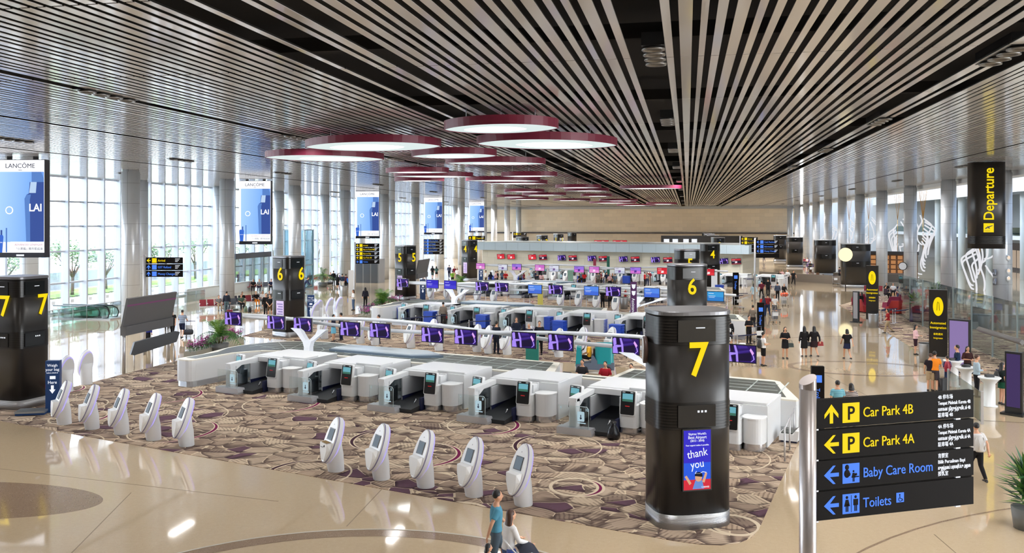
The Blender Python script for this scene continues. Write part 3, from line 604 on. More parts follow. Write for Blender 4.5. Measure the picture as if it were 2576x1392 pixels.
# ---------------------------------------------------------------- bag drop unit
SCR = mat('screen_teal', (120, 190, 205), emit=.8); SCRW = mat('screen_white', (235, 245, 250), emit=.8); REDL = mat('logo_red', (215, 50, 50), emit=.7)
BAGI = mat('icon_pale', (196, 226, 238), emit=.75); SMOKE = glass('smoked_glass', (205, 212, 216), .05)
def kiosk_panel(r, x, y, rz, tilt, nm='self_service_screen'):
    M = Matrix.Translation((x, y, .66)) @ Matrix.Rotation(rz, 4, 'Z') @ Matrix.Rotation(tilt, 4, 'X')
    q = MB(); q.x = M; q.mi(0).prismy(rrect(.56, .86, .06, 3, 0, .42), -.02, .12); q.mi(1).prismy(rrect(.5, .8, .04, 3, 0, .42), -.035, -.02)
    s_ = q.build(nm, [WHITE, BLACK], r)
    q = MB(); q.x = M; q.mi(0).box(-.19, .19, -.045, -.036, .47, .74); q.mi(1).box(-.19, .19, -.047, -.045, .47, .55); q.mi(2).box(-.08, .08, -.045, -.036, .3, .325); q.mi(3).box(-.2, -.1, -.045, -.036, .775, .795).box(.1, .2, -.045, -.036, .775, .795)
    q.build('touch_screen', [SCR, mat('screen_green', (80, 140, 120), emit=.6), REDL, SCRW], s_); return s_
def bagdrop(digit=''):
    r = empty('bag_drop_unit', (0, 0, 0), 0, 'x', 'counter', 'g')
    q = MB(); q.box(-1.3, -.12, 0, .42, 0, .25); q.prismy([(-.12, 0), (.02, 0), (.02, .1), (-.04, .25), (-.12, .25)], 0, .42); q.box(-1.3, -.95, .42, 2.2, 0, .22); q.build('plinth', STEEL, r)
    q = MB(); q.x = Matrix.Translation((.03, 0, 0)); q.prism(rrect(.3, .34, .06, 3, -.82, .38), .25, 1.2)
    q.prismx([(.2, 1.12), (.2, 1.24), (2.2, 1.32), (2.2, 1.14), (.5, 1.1)], -.97, -.67); q.box(-.97, 1.1, 1.85, 2.25, 1.14, 1.34)
    q.prismx([(.54, .95), (.54, 1.13), (.9, 1.13)], -.72, -.66); q.x = None; q.build('arch', PLAS, r)
    q = MB(); q.box(-.97, -.8, 1.9, 4.05, .25, 1.3); q.box(.6, 1.92, 1.95, 4.2, .0, 1.34); q.box(-.97, 1.92, 2.1, 4.2, 1.24, 1.36); q.prism(rrect(1.3, .9, .05, 2, 1.25, 2.5), 1.34, 1.42)
    q.build('housing', PLAS, r)
    q = MB(); q.box(-.66, .6, 3.2, 3.3, 0, 1.24); q.box(-.6, -.55, 1.3, 3.2, .25, 1.12); q.box(.56, .6, 1.2, 3.2, .5, 1.22); q.build('inner_wall', mat('inner_grey', (188, 191, 196), .5), r)
    q = MB(); q._a([(-.6, .3, .16), (.55, .3, .16), (.55, 3.2, .46), (-.6, 3.2, .46), (-.6, .3, .02), (.55, .3, .02), (.55, 3.2, .02), (-.6, 3.2, .02)], [(0, 1, 2, 3), (0, 4, 5, 1), (1, 5, 6, 2), (3, 7, 4, 0)])
    q.mi(1).box(.52, .6, .9, 3.2, 0, .5).box(-.6, -.54, 1.3, 3.2, .16, .42); q.build('belt', [mat('belt_black', (30, 32, 36), .5), NAVY], r)
    q = MB(); q.box(-.66, -.645, .56, 1.9, .28, 1.1); q.build('side_glass', SMOKE, r)
    q = MB(); q.prismy([(-1.28, .25), (-.14, .25), (-.14, .92), (-.2, 1.0), (-1.28, 1.0)], .1, .112); gp = q.build('front_glass', GLS, r)
    q = MB(); q.prismy(rrect(.26, .34, .03, 2, -.42, .66), .09, .098); q.box(-.54, -.24, .088, .098, .42, .455); q.tube([(-.42, .094, .83), (-.42, .094, .93)], .012, 5); q.build('bag_icon', BAGI, gp)
    q = MB(); q.prismy([(-.435, .72), (-.405, .72), (-.405, .62), (-.37, .62), (-.42, .55), (-.47, .62), (-.435, .62)], .084, .089); q.build('arrow_mark', NAVY, gp)
    q = MB(); q.tube([(-.14, .105, .25), (-.14, .105, .93), (-.2, .105, 1.0), (-.62, .105, 1.0)], .009, 5); q.build('glass_edge', mat('edge_pale', (210, 230, 232), .3), gp)
    q = MB(); q.prism(rrect(.66, .9, .12, 4, .92, 1.5), .22, 1.0); q.box(.72, 1.12, 1.5, 2., 1.0, 1.3); q.build('console', PLAS, r)
    q = MB(); q.prism(rrect(.62, .86, .12, 4, .92, 1.5), 0, .22); q.prism(rrect(.66, .8, .3, 6, 1.58, 1.62), 0, .24); q.build('console_base', CHROME, r)
    kiosk_panel(r, .92, 1.02, 0, -.14)
    q = MB(); q.prism(rrect(.7, .84, .3, 6, 1.58, 1.62), .24, 1.02); q.mi(1).prism(rrect(.74, .88, .32, 6, 1.58, 1.62), 1.02, 1.06); q.build('round_counter', [PLAS, WHITE], r)
    kiosk_panel(r, -1.12, 1.1, -.3, -.14, 'side_screen'); q = MB(); q.prism(rrect(.34, .4, .08, 3, -1.12, 1.4), 0, .8); q.build('kiosk_stand', PLAS, r)
    q = MB(); q.tube([(.2, 1.0, .2), (.28, 1.05, .42)], .03, 6); q.build('scanner', CHROME, r)
    return r
def tray_bin(blue):
    r = empty('tray_bin' if not blue else 'tray_stack', (0, 0, 0), 0, 'x', 'bin', 'g')
    q = MB(); q.prismy([(-.3, .08), (.3, .08), (.34, .42), (.22, .42), (.16, .3), (-.3, .3)], -.33, .33); q.build('bin_body', OFFW, r)
    q = MB(); q.box(-.25, .25, -.25, .25, 0, .08); q.build('wheeled_base', NAVY, r)
    q = MB(); q.box(-.24, .12, -.26, .26, .3, .34); q.build('bin_insert', mat('bin_dark', (84, 88, 84), .6), r); return r
TB = mat('tray_blue', (40, 84, 200), .4)
def tray_pile():
    r = empty('tray_pile', (0, 0, 0), 0, 'x', 'trays', 'g')
    q = MB(); q.box(-.42, .42, -.3, .3, .08, .16)
    for a in (-.36, .36):
        for c in (-.24, .24): q.ball((a, c, .05), .05, 8, 5)
    q.build('dolly', NAVY, r)
    for k in range(9):
        q = MB(); z = .17+.095*k; q.prismy([(-.36, z), (.36, z), (.41, z+.08), (-.41, z+.08)], -.29, .29); q.box(-.43, .43, -.31, .31, z+.07, z+.09); q.build('tray', TB, r)
    return r
DIG = ['1', '3', '5', '8', '10', '12']
us = [-16.14, -12.12, -8.08, -4.04, 0.0, 3.66]
for i, s_ in enumerate(us):
    lb = ['first bag drop unit beside the long white wing of the near island', 'second bag drop unit from the wing, a tray bin at its right', 'third bag drop unit of the near island, numbered five', 'fourth bag drop unit of the near island, numbered eight', 'fifth bag drop unit of the near island with a black bag at its base', 'last bag drop unit of the near island, half behind the big tower seven'][i]
    o = make(bagdrop, 'bd', RW(s_, .012*s_ if i < 5 else -.5), RA, lb, 'bag drop units of the near island')
    fg = [c for c in o.children if c.name.startswith('front_glass')][0]
    if DIG[i] in ('5', '8', '10', '3'): text('digit', DIG[i], .14, BAGI, fg, (-.26, .09, .86), bold=.002)
    text('digit', {'5': '5', '8': '7', '10': '9'}.get(DIG[i], '1'), .12, BAGI, fg, (-1.2, .09, .86)) if i >= 2 else None
    if i: make(lambda: tray_bin(False), 'tb', RW(s_+2.4-(4.02 if i < 5 else 0) , 2.7), RA, 'low white tray bin between bag drop units, %s from the wing' % ORD[i-1], 'white tray bins')
make(lambda: tray_bin(False), 'tb', RW(0+2.35, 2.9), RA, 'low white tray bin left of the half hidden last unit', 'white tray bins')
US6 = [-24.2, -20.0, -15.9, -11.7, -7.6]
for i, s_ in enumerate(US6):
    make(bagdrop, 'bd', RW(s_, 23.85), RA, 'bag drop unit of the second island, %s' % ['next to its white wing behind blue trays', 'second, with seated clerk chair to its right', 'third, behind the folded-arms guard in dark suit', 'fourth, right of the tall man in dark suit', 'partly hidden by the purple assistance sign'][i], 'bag drop units of the second island')
    px = [(1008, 806), (1079, 818), (1213, 828), (1410, 846), (1556, 858)][i]; p = floorpt(px[0]+0, px[1]+6)
    make(tray_pile, 'tp', (p.x, p.y+1.0, 0), RA, 'pile of blue luggage trays before the second island, %s from its wing' % ORD[i], 'piles of blue trays')
for i, x in enumerate((1376, 1512)):
    p = floorpt(x, 838+8*i); make(tray_pile, 'tp', (p.x, p.y+.6, 0), RA, 'smaller pile of blue trays on a white base, %s of the tall suited man' % ['just right', 'farther right'][i], 'piles of blue trays')
for i in range(5):
    make(bagdrop, 'bd', RW(-31.6+4.15*i, 47.8), RA, 'bag drop unit of the third island, %s from its left end' % ORD[i], 'bag drop units of the third island')
for i in range(8):
    make(bagdrop, 'bd', RW(s_at(1345, 72.6)+4.1*i, 72.6), RA, 'bag drop unit before the beige tile wall, %s from its left end' % ORD[i], 'bag drop units along the tiled wall')
for i, x in enumerate((1238, 1305, 1462, 1576, 1810)):
    p = floorpt(x, 716 if i < 4 else 742); make(tray_pile, 'tp', (p.x, p.y, 0), RA, 'pile of blue trays in the crowd before the tiled wall, %s from the left' % ORD[i], 'piles of blue trays')
# ---------------------------------------------------------------- check-in kiosks (leaf-shaped)
def kiosk():
    r = empty('check_in_kiosk', (0, 0, 0), 0, 'x', 'kiosk', 'g')
    q = MB(); n_ = 28
    q.loft([[(rx*math.cos(a), cy_+ry*math.sin(a), z) for a in (2*math.pi*i/n_ for i in range(n_))] for z, rx, ry, cy_ in ((0, .235, .23, .12), (.03, .24, .24, .12), (.5, .26, .27, .06), (.75, .27, .23, .05), (.95, .25, .14, .12))])
    q.build('pedestal', OFFW, r)
    # the head: a tall pointed oval shell leaning back
    M = Matrix.Translation((0, -.05, .95)) @ Matrix.Rotation(math.radians(-21), 4, 'X')
    def leaf(k, off=0.): return [(k*(.315*math.copysign(abs(math.cos(a))**1.0, math.cos(a))*(1-.06*math.sin(a))), off+k*.68*math.copysign(abs(math.sin(a))**1.0, math.sin(a))) for a in (2*math.pi*i/36 for i in range(36))]
    q = MB(); q.x = M
    q.loft([[(a, y, b_) for a, b_ in leaf(k)] for k, y in ((.9, .2), (.99, .15), (1., .03), (.97, -.03))][::-1]); sh = q.build('shell', OFFW, r)
    q = MB(); q.x = M; q.loft([[(a, y, b_) for a, b_ in leaf(k)] for k, y in ((1.006, -.015), (1.012, .012))][::-1], caps=False); q.build('edge_seam', mat('seam_slate', (112, 108, 150), .3), sh); q = MB(); q.x = M; q.loft([[(a, y, b_) for a, b_ in leaf(k)] for k, y in ((.998, .135), (.93, .197))][::-1], caps=False); q.build('violet_light', mat('seam_violet', (182, 168, 250), .3, emit=1.1), sh)
    q = MB(); q.x = M; q.prismy(leaf(.94), -.045, -.02); q.build('front_face', WHITE, sh)
    q = MB(); q.x = M; q.mi(0).box(-.15, .15, -.06, -.04, -.02, .33); q.mi(1).box(-.125, .125, -.065, -.055, .0, .31); q.build('screen', [BLACK, mat('kiosk_screen', (142, 158, 172), emit=.5)], sh)
    q = MB(); q.x = M
    q.loft([[(-.24, -.04, -.07), (.24, -.04, -.07), (.21, -.2, -.15), (-.21, -.2, -.15)][::-1], [(-.26, -.03, -.3), (.26, -.03, -.3), (.2, -.14, -.34), (-.2, -.14, -.34)][::-1], [(-.12, -.03, -.62), (.12, -.03, -.62), (.1, -.06, -.6), (-.1, -.06, -.6)][::-1]], smooth=False); cb = q.build('reader_console', WHITE, sh)
    q = MB(); q.x = M; q._a([(-.19, -.06, -.068), (.19, -.06, -.068), (.17, -.185, -.13), (-.17, -.185, -.13)], [(0, 1, 2, 3), (3, 2, 1, 0)]); q.build('reader_plate', mat('brass_plate', (196, 160, 96), .35, .5), cb)
    q = MB(); q.x = M; q.box(-.13, -.02, -.185, -.16, -.27, -.255); q.ball((.07, -.18, -.22), (.028, .02, .035), 8, 5); q.box(-.03, .09, -.12, -.09, -.11, -.1); q.build('card_slot', BLACK, cb)
    q = MB(); q.x = M; q.mi(0).box(-.012, .012, -.048, -.044, .43, .46); q.build('logo_mark', mat('logo_grey', (150, 150, 160), .4), sh)
    return r
KR = math.radians(-52)
for i, (x, y) in enumerate([(843, 1190), (958, 1211), (1070, 1231), (1192, 1254), (1317, 1277)]):
    make(kiosk, 'ki', floorpt(x-9, y)+Vector((0, .12, 0)), KR, 'white leaf-shaped check-in kiosk near the big tower, %s of the five by the polished floor' % ['leftmost', 'second', 'middle', 'fourth', 'rightmost'][i], 'leaf-shaped kiosks, front row near the big tower')
for i, (x, y) in enumerate([(157, 1071), (227, 1083), (302, 1096), (382, 1111), (465, 1126)]):
    make(kiosk, 'ki', floorpt(x-8, y)+Vector((0, .12, 0)), KR, 'white leaf-shaped check-in kiosk by the edge tower, %s of that five' % ['first beside the navy totem', 'second', 'middle', 'fourth', 'last'][i], 'leaf-shaped kiosks, front row near the edge tower')
for i, (x, y) in enumerate([(166, 985), (215, 967)]):
    make(kiosk, 'ki', floorpt(x, y), math.radians(-127), 'white kiosk seen from its curved back, %s of the pair by the bright floor' % ['nearer', 'farther'][i], 'kiosks seen from behind')
for i, (x, y) in enumerate([(812, 856), (903, 868), (940, 872), (1030, 879), (1085, 872), (1100, 886), (1196, 889), (1225, 893), (1272, 896), (1330, 895), (1402, 902), (1462, 898), (1535, 898)]):
    make(kiosk, 'ki', floorpt(x, y-3), KR, 'white kiosk behind the first monitor rail, %s from the left of its row' % ORD[i], 'kiosks of the second row')
for i, (x, y) in enumerate([(800, 806), (828, 800), (852, 796), (792, 815)]):
    make(kiosk, 'ki', floorpt(x, y), math.radians(-127), 'white kiosk back near tower six, %s from the navy totem' % ORD[i], 'kiosk backs near tower six')
for i, (x, y) in enumerate([(1084, 757), (1124, 757), (1163, 762), (1201, 765), (1242, 768), (1410, 776), (1455, 778), (1500, 782), (1548, 790), (1596, 792)]):
    make(kiosk, 'ki', floorpt(x, y), KR+.35, 'white kiosk behind the second monitor rail, %s from the left of its row' % ORD[i], 'kiosks of the third row')
for i, (x, y) in enumerate([(1236, 712), (1392, 712), (1422, 714), (1492, 714), (1560, 715), (1596, 716), (1632, 716), (1668, 717)]):
    make(kiosk, 'ki', floorpt(x, y), KR+.35, 'small far white kiosk among the crowd, %s from the left of its row' % ORD[i], 'kiosks of the fourth row')
# ---------------------------------------------------------------- rails with monitors on Y supports
P1 = mat('ad_deep', (44, 22, 100), emit=1.0); P2 = mat('ad_violet', (170, 140, 245), emit=1.0); P3 = mat('ad_ink', (28, 16, 52), emit=1.); P4 = mat('ad_pink', (228, 170, 245), emit=1.); P5 = mat('ad_mid', (64, 40, 136), emit=1.)
def screen_pic(kind):
    q = MB(); y = -.036
    def P(k, p): q.mi(k).prismy([(a*1.1-.55, b_*.62-.31) for a, b_ in p], y-.001*P.n, y); P.n += 1
    P.n = 1
    if kind == 'ad':
        P(0, [(0, 0), (1, 0), (1, 1), (0, 1)]); P(4, [(.4, .62), (.8, .76), (.8, .66), (.4, .5)]); P(2, [(.42, .46), (.85, .6), (.85, .1), (.42, .06)]); P(4, [(.38, 1), (.7, 1), (.75, .86), (.42, .8)])
        P(1, [(.03, .5), (.0, .9), (.04, 1), (.12, 1), (.14, .6)]); P(1, [(.0, 0), (.0, .4), (.06, .55), (.36, .55), (.36, .46), (.16, .38), (.2, 0)]); P(1, [(.26, 1), (.33, 1), (.4, .6), (.42, .0), (.35, 0), (.33, .5)]); P(2, [(.13, 1), (.15, .56), (.26, .56), (.25, 1)]); P(2, [(.18, .38), (.32, .4), (.31, .0), (.26, .0)])
        P(3, [(.8, .74), (.84, .86), (.95, .58), (.9, .42)]); P(1, [(.9, .44), (.94, .42), (.97, .2), (.88, .06), (.83, .04), (.93, .2)]); return q, [P1, P2, P3, P4, P5]
    c0, c1, c2 = {'blue': ((88, 140, 240), (70, 110, 220), (210, 225, 255)), 'indigo': ((52, 40, 200), (70, 60, 215), (190, 190, 250)), 'pink': ((206, 110, 205), (235, 150, 215), (250, 225, 250)), 'pale': ((222, 224, 238), (200, 205, 225), (120, 90, 150)),
                  'magenta': ((160, 120, 230), (214, 120, 214), (90, 50, 150)), 'red': ((214, 40, 56), (232, 60, 70), (250, 235, 235)), 'redblack': ((206, 44, 56), (46, 26, 50), (240, 225, 235)), 'cyan': ((60, 160, 225), (50, 130, 210), (220, 240, 255))}[kind]
    ms = [mat('pic_%s_%d' % (kind, i), c, emit=.95) for i, c in enumerate((c0, c1, c2))]
    P(0, [(0, 0), (1, 0), (1, 1), (0, 1)]); P(1, [(0, 0), (1, 0), (1, .42), (0, .5)] if kind != 'redblack' else [(0, .08), (1, .08), (1, .68), (0, .68)])
    P(2, [(.08, .78), (.4, .78), (.4, .84), (.08, .84)]); P(2, [(.08, .5), (.5, .5), (.5, .55), (.08, .55)]); P(2, [(.1, .36), (.45, .36), (.45, .4), (.1, .4)] if kind in ('blue', 'indigo', 'cyan') else [(.35, .15), (.6, .2), (.62, .55), (.4, .5)])
    return q, ms
_pic = {}
def monitor(loc, rz, kind, lb, group, sc=1., name='flight_monitor'):
    r = empty(name, loc, rz, lb, 'monitor', group); r.scale = (sc,)*3
    if 'case' not in _pic:
        q = MB(); q.mi(0).box(-.58, .58, -.03, .03, -.345, .345); q.mi(1).box(-.575, .575, .03, .06, -.34, .34); _pic['case'] = q.mesh('monitor_case', [BLACK, OFFW])
        q = MB(); q.box(-.1, .1, .06, .34, -.33, .36); _pic['br'] = q.mesh('mount', WHITE)
    if kind not in _pic: q, ms = screen_pic(kind); _pic[kind] = q.mesh('picture', ms)
    obj('monitor_case', _pic['case'], r); obj('picture', _pic[kind], r); obj('mount', _pic['br'], r); return r
TILT = .07
def tree(s0, t0, zb, lb, arms=True, top=2.05, t1=5.5, mirror=1):
    q = MB(); y1 = t1-t0
    def arm(pts, ws, th): # flat ribbon-like arm with thickness, lofted
        rings = []
        for (x, y, z), w in zip(pts, ws): rings.append([(x-w/2, y-th, z), (x+w/2, y-th, z), (x+w/2, y+th, z), (x-w/2, y+th, z)])
        q.loft(rings, smooth=False)
    m = mirror
    arm([(0, 0, 0), (-.08*m, .1, .2), (-.2*m, .2*y1, .38), (-.24*m, .3*y1, .5)], [.36, .33, .46, .5], .14)
    arm([(-.14*m, .22*y1, .4), (-.12*m, .5*y1, .56), (-.12*m, .8*y1, .72), (-.08*m, y1, .92)], [.3, .27, .32, .52], .12)
    arm([(-.3*m, .25*y1, .36), (-.78*m, .5*y1, .54), (-1.28*m, .8*y1, .7), (-1.75*m, y1, .9)], [.34, .32, .36, .6], .12)
    o = q.build('monitor_tree', mat('tree_white', (222, 226, 234), .35)); o.location = RW(s0, t0, zb-0); o.rotation_euler = (0, 0, RA); tag(o, lb, 'support', 'branching white monitor supports'); return o
def rail(sA, sB, t, z, lb):
    r = empty('monitor_rail', RW(0, t, z), RA, lb, 'rail', 'white twin-tube monitor rails')
    L = sB-sA; n_ = 60
    for k, ph in ((0, 0), (1, math.pi)):
        pts = []
        for i in range(n_+1):
            f = i/n_; amp = .24*min(1, 6*f)*min(1, 6*(1-f))+.0
            c_ = math.cos(2*math.pi*f*1.15+ph+.5)
            pts.append((sA+L*f, .16+.12*math.sin(2*math.pi*f+ph), .06+amp*c_))
        q = MB(); q.tube(pts, .085, 8); q.build('tube', mat('rail_white', (226, 229, 236), .3), r)
    return r
def s_line(x, t): return s_at(x, t)
G7 = 'flight monitors on the near rail'
t7 = 5.75
kk = [587, 695, 762, 881, 956, 1088, 1172, 1318, 1411, 1575, 1864]
rail(s_at(585, t7)-.4, s_at(1893, t7), t7, 2.45, 'long white twin-tube rail carrying monitors over the near island')
for i, x in enumerate(kk):
    yy = [802, 812, 817, 828, 832, 843, 848, 856, 862, 871, 890][i]; p = RW(s_at(x, t7-.12), t7-.12); p.z = CH-(yy-HY)/F*p.y
    m_ = monitor(p, RA, 'ad', 'monitor with violet advert on the near rail, %s' % ['at its far tip', 'left of the branching pair', 'right of the branching pair', 'fourth along', 'fifth along', 'sixth along', 'seventh along', 'above the green standing sign', 'ninth along', 'just left of the big tower', 'right of the big tower'][i], G7); m_.rotation_euler = (TILT*0, 0, RA)
tree(s_at(776, 4.45), 4.45, 1.22, 'white branching support on the near island, between the first monitors', t1=5.6)
tree(s_at(1668, 4.9), 4.9, 1.22, 'white branching support half hidden behind the big tower', t1=5.6)
t6 = 31.0
rail(s_at(1005, t6), s_at(1850, t6), t6, 2.42, 'white twin-tube monitor rail over the second island')
for i, (x, y, k) in enumerate([(1013, 712, 'ad'), (1088, 715, 'indigo'), (1133, 717, 'indigo'), (1213, 721, 'ad'), (1262, 723, 'ad'), (1346, 728, 'blue'), (1398, 729, 'ad'), (1488, 732, 'blue'), (1543, 734, 'ad'), (1640, 737, 'blue'), (1800, 746, 'cyan')]):
    p = RW(s_at(x, t6-.12), t6-.12); p.z = CH-(y-HY)/F*p.y
    monitor(p, RA, k, '%s monitor on the second rail, %s from its left tip' % ({'ad': 'violet advert', 'indigo': 'plain indigo', 'blue': 'light blue', 'cyan': 'bright blue'}[k], ORD[i]), 'monitors on the second rail')
tree(s_at(1134, 28.3), 28.8, 1.22, 'white branching support on the second island under the indigo monitors', t1=30.8)
tree(s_at(1590, 29.2), 29.2, 1.22, 'white branching support beside the purple assistance totem', t1=30.8, mirror=-1)
t5 = 57.5
rail(s_at(1205, t5), s_at(1830, t5), t5, 2.55, 'far white twin-tube monitor rail over the third island')
for i, (x, y, k) in enumerate([(1209, 670, 'pink'), (1265, 673, 'pale'), (1300, 672, 'magenta'), (1358, 674, 'pink'), (1394, 676, 'pale'), (1457, 678, 'magenta'), (1495, 679, 'pink'), (1559, 681, 'pale'), (1599, 681, 'magenta'), (1667, 682, 'red'), (1783, 685, 'red')]):
    p = RW(s_at(x, t5-.12), t5-.12); p.z = CH-(y-HY)/F*p.y
    monitor(p, RA, k, '%s monitor on the third rail, %s from its left tip' % ({'pink': 'pink', 'pale': 'white', 'magenta': 'purple and magenta', 'red': 'red'}[k], ORD[i]), 'monitors on the third rail')
tree(s_at(1297, 55.), 55., 1.22, 'small white branching support on the third island', t1=57.3)
# ---------------------------------------------------------------- counter building across the fourth row
tb = 77.0
FAC = mat('fascia_bluegrey', (172, 188, 198), .4)
sL, sR = s_at(1214, tb), s_at(1868, tb)
b = MB(); b.box(sL, sR, 0, 9, 0, 3.7); o = b.build('wall_counter_building', m_stone('counter_tile', (212, 206, 188), .9), loc=RW(0, tb), rz=RA); struct(o)
b = MB(); b.box(sL-.6, sR+.9, -.7, 9.6, 3.65, 4.7)
for k in range(22): pass
o = b.build('trim_building_fascia', FAC, loc=RW(0, tb), rz=RA); struct(o)
b = MB(); b.box(sL-.6, sR+.2, -.6, 9.4, 4.7, 4.75); struct(b.build('trim_building_roof', mat('roof_grey', (168, 172, 172), .6), loc=RW(0, tb), rz=RA))
b = MB()
for k in range(22): b.box(sL+.6+1.75*k, sL+.62+1.75*k, -.712, -.698, 3.67, 4.69)
struct(b.build('trim_building_joints', mat('joint_grey', (120, 134, 144), .5), loc=RW(0, tb), rz=RA))
q = MB(); q.tube([(sL-.75, -.9, 0), (sL-.75, -.9, 3.3), (sL-.9, -.9, 3.7), (sL-1.5, -.9, 3.9)], .12, 8); tag(q.build('corner_post', WHITE, loc=RW(0, tb), rz=RA), 'white curved corner post at the left end of the tiled building', 'post')
for i, (x, k) in enumerate([(1260, 'red'), (1286, 'red'), (1339, 'red'), (1366, 'redblack'), (1413, 'ad'), (1441, 'redblack'), (1489, 'ad'), (1517, 'redblack'), (1568, 'ad'), (1598, 'redblack'), (1649, 'ad'), (1680, 'redblack'), (1820, 'ad'), (1852, 'redblack')]):
    p = RW(s_at(x, tb-.3), tb-.3); p.z = CH-(645.5+12.5*(x-1260)/592-HY)/F*p.y
    m_ = monitor(p, RA, k, 'tilted %s monitor on the tiled wall, %s from its left end' % ({'red': 'red', 'redblack': 'red and black', 'ad': 'violet advert'}[k], ORD[i]), 'tilted monitors on the tiled wall', 1.0, 'wall_monitor'); m_.rotation_euler = (.12, -.06, RA)
# screens beyond the roof
b = MB(); b.box(0, 13.5, 0, .4, 0, 1.5); tag(b.build('display_wall', BLACK, loc=atD(1663, 615, 150), rz=-.25), 'black display bar with lit tiles over the roof of the counter building', 'display')
for i in range(4):
    b = MB(); b.box(.0, .9, -.05, .05, 0, .9); b.build('lit_tile', LWHITE, loc=atD(1670+[0, 22, 49, 70][i], 615, 147)); o = bpy.context.scene.objects[-1]; tag(o, 'small lit white tile on the black display bar, %s from its left end' % ORD[i], 'display', 'lit tiles of the display bar')
for i, x in enumerate((1504, 1522, 1551, 1568)):
    monitor(atD(x, 610.5, 128), RA, 'red', 'tiny red monitor peeking over the building roof, %s from the left' % ORD[i], 'red monitors beyond the roof')
# ---------------------------------------------------------------- LED advert screens at the left
LB = mat('led_sky', (150, 190, 240), emit=1.); LW = mat('led_white', (246, 248, 255), emit=1.3); LD = mat('led_navy', (58, 84, 158), emit=1.); LM_ = mat('led_mid', (92, 134, 205), emit=1.); LBL = mat('led_bottle', (60, 110, 215), emit=1.); LINK = mat('led_ink', (70, 70, 90), emit=.6); LPINK = mat('led_pink', (214, 150, 170), emit=.8)
def m_led():
    m = mat('led_gradient', (150, 190, 240), emit=1.3); c = obco(m); sx = node(m, 'ShaderNodeSeparateXYZ'); link(m, c, sx.inputs[0])
    f = math_(m, 'ADD', math_(m, 'MULTIPLY', sx.outputs['X'], .25), .5)
    col = ramp_(m, math_(m, 'ADD', f, math_(m, 'MULTIPLY', sx.outputs['Z'], -.02)), [(0, rgb(170, 205, 245)), (.6, rgb(120, 165, 230)), (1, rgb(70, 110, 195))])
    link(m, col, bsdf(m).inputs['Emission Color']); return m
LG = m_led()
def led():
    r = empty('advert_screen', (0, 0, 0), 0, 'x', 'screen', 'g')
    q = MB(); q.box(-1.38, 1.38, -.2, .35, -2.78, 2.78); q.build('casing', mat('casing_navy', (24, 26, 40), .4), r)
    q = MB(); y = -.205; q.mi(0).box(-1.38, 1.38, y, y+.01, -2.5, 2.75); q.mi(1).box(-1.22, 1.36, y-.004, y, -1.9, 2.08)
    q.mi(0).box(-.55, 1.36, y-.008, y-.004, -2.45, -1.88)
    pic = q.build('picture', [LW, LG], r)
    q = MB(); q.mi(0).prismy([(.35, -1.88), (.3, -.6), (.25, .55), (.36, .78), (.5, .85), (.55, 1.5), (1.36, 1.5), (1.36, -1.88)], y-.007, y-.004)
    q.mi(1).prismy([(.35, -1.88), (.3, -.6), (.25, .55), (.36, .78), (.62, .8), (.56, .5), (.58, -1.88)], y-.009, y-.007); q.mi(2).prismy([(.52, .88), (.6, 1.5), (.95, 1.5), (.9, .88)], y-.0095, y-.0072); q.mi(1).prismy([(.66, 1.5), (.66, 2.08), (1.2, 2.08), (1.36, 1.7), (1.36, 1.5)], y-.007, y-.004)
    q.build('bottle_picture', [LD, LM_, mat('led_pale', (190, 215, 245), emit=1.)], r)
    q = MB(); q.mi(0).prismy([(-1.3, -2.5), (-1.02, -2.5), (-.95, -1.6), (-1.0, -1.5), (-1.32, -1.5), (-1.38, -1.6)], y-.012, y-.008); q.mi(1).box(-1.12, -1.02, y-.012, y-.008, -1.5, -1.22); q.mi(2).box(-.82, -.74, y-.012, y-.008, -2.48, -1.1)
    q.build('small_bottle_picture', [LBL, LD, LM_], r)
    q = MB(); q.tube([(-.62+.2*math.cos(a), y-.006, -.1+.2*math.sin(a)) for a in (i*.524 for i in range(13))], .03, 5); q.build('bubble_picture', LW, r)
    T = (math.pi/2, 0, 0)
    text('lettering', 'LANCÔME', .36, LINK, r, (0, y-.01, 2.3), T, 'CENTER', 1.0); text('lettering', 'PARIS', .1, LINK, r, (0, y-.01, 2.14), T, 'CENTER')
    text('lettering', 'LAI', .6, LW, r, (.5, y-.012, -.15), T, 'LEFT', .9, bold=.01); text('lettering', 'ADVANCED GÉNIFIQUE', .15, LPINK, r, (1.3, y-.012, -2.1), T, 'RIGHT', 1.0)
    text('lettering', '「小黑瓶」精华肌底液', .16, LINK, r, (1.3, y-.012, -2.34), T, 'RIGHT', 1.); text('lettering', 'LANCÔME', .07, LW, r, (-1.16, y-.014, -1.95), T, 'CENTER', .9)
    q = MB()
    for x in (-.75, .75): q.box(x-.1, x+.1, -.05, .15, 2.78, 3.3)
    q.build('hanger', BLACK, r)
    q = MB(); q.box(-.22, .22, -.215, -.2, -2.7, -2.6); q.build('maker_plate', LWHITE, r)
    return r
for i, (x, y0, y1) in enumerate([(56, 402, 648), (643, 455, 615), (925, 481, 600), (1090, 497, 590), (1199, 508, 585)]):
    D = 5.56*F/(y1-y0); p = atD(x, (y0+y1)/2, D)
    make(led, 'led', p, -.02, 'tall hanging perfume advert screen with pale blue picture, %s' % ['largest, cut by the picture edge', 'second, above the seated waiting rows', 'third, above a five-line sign', 'fourth, above the far blue signs', 'smallest, beside the end wall columns'][i], 'hanging perfume advert screens')
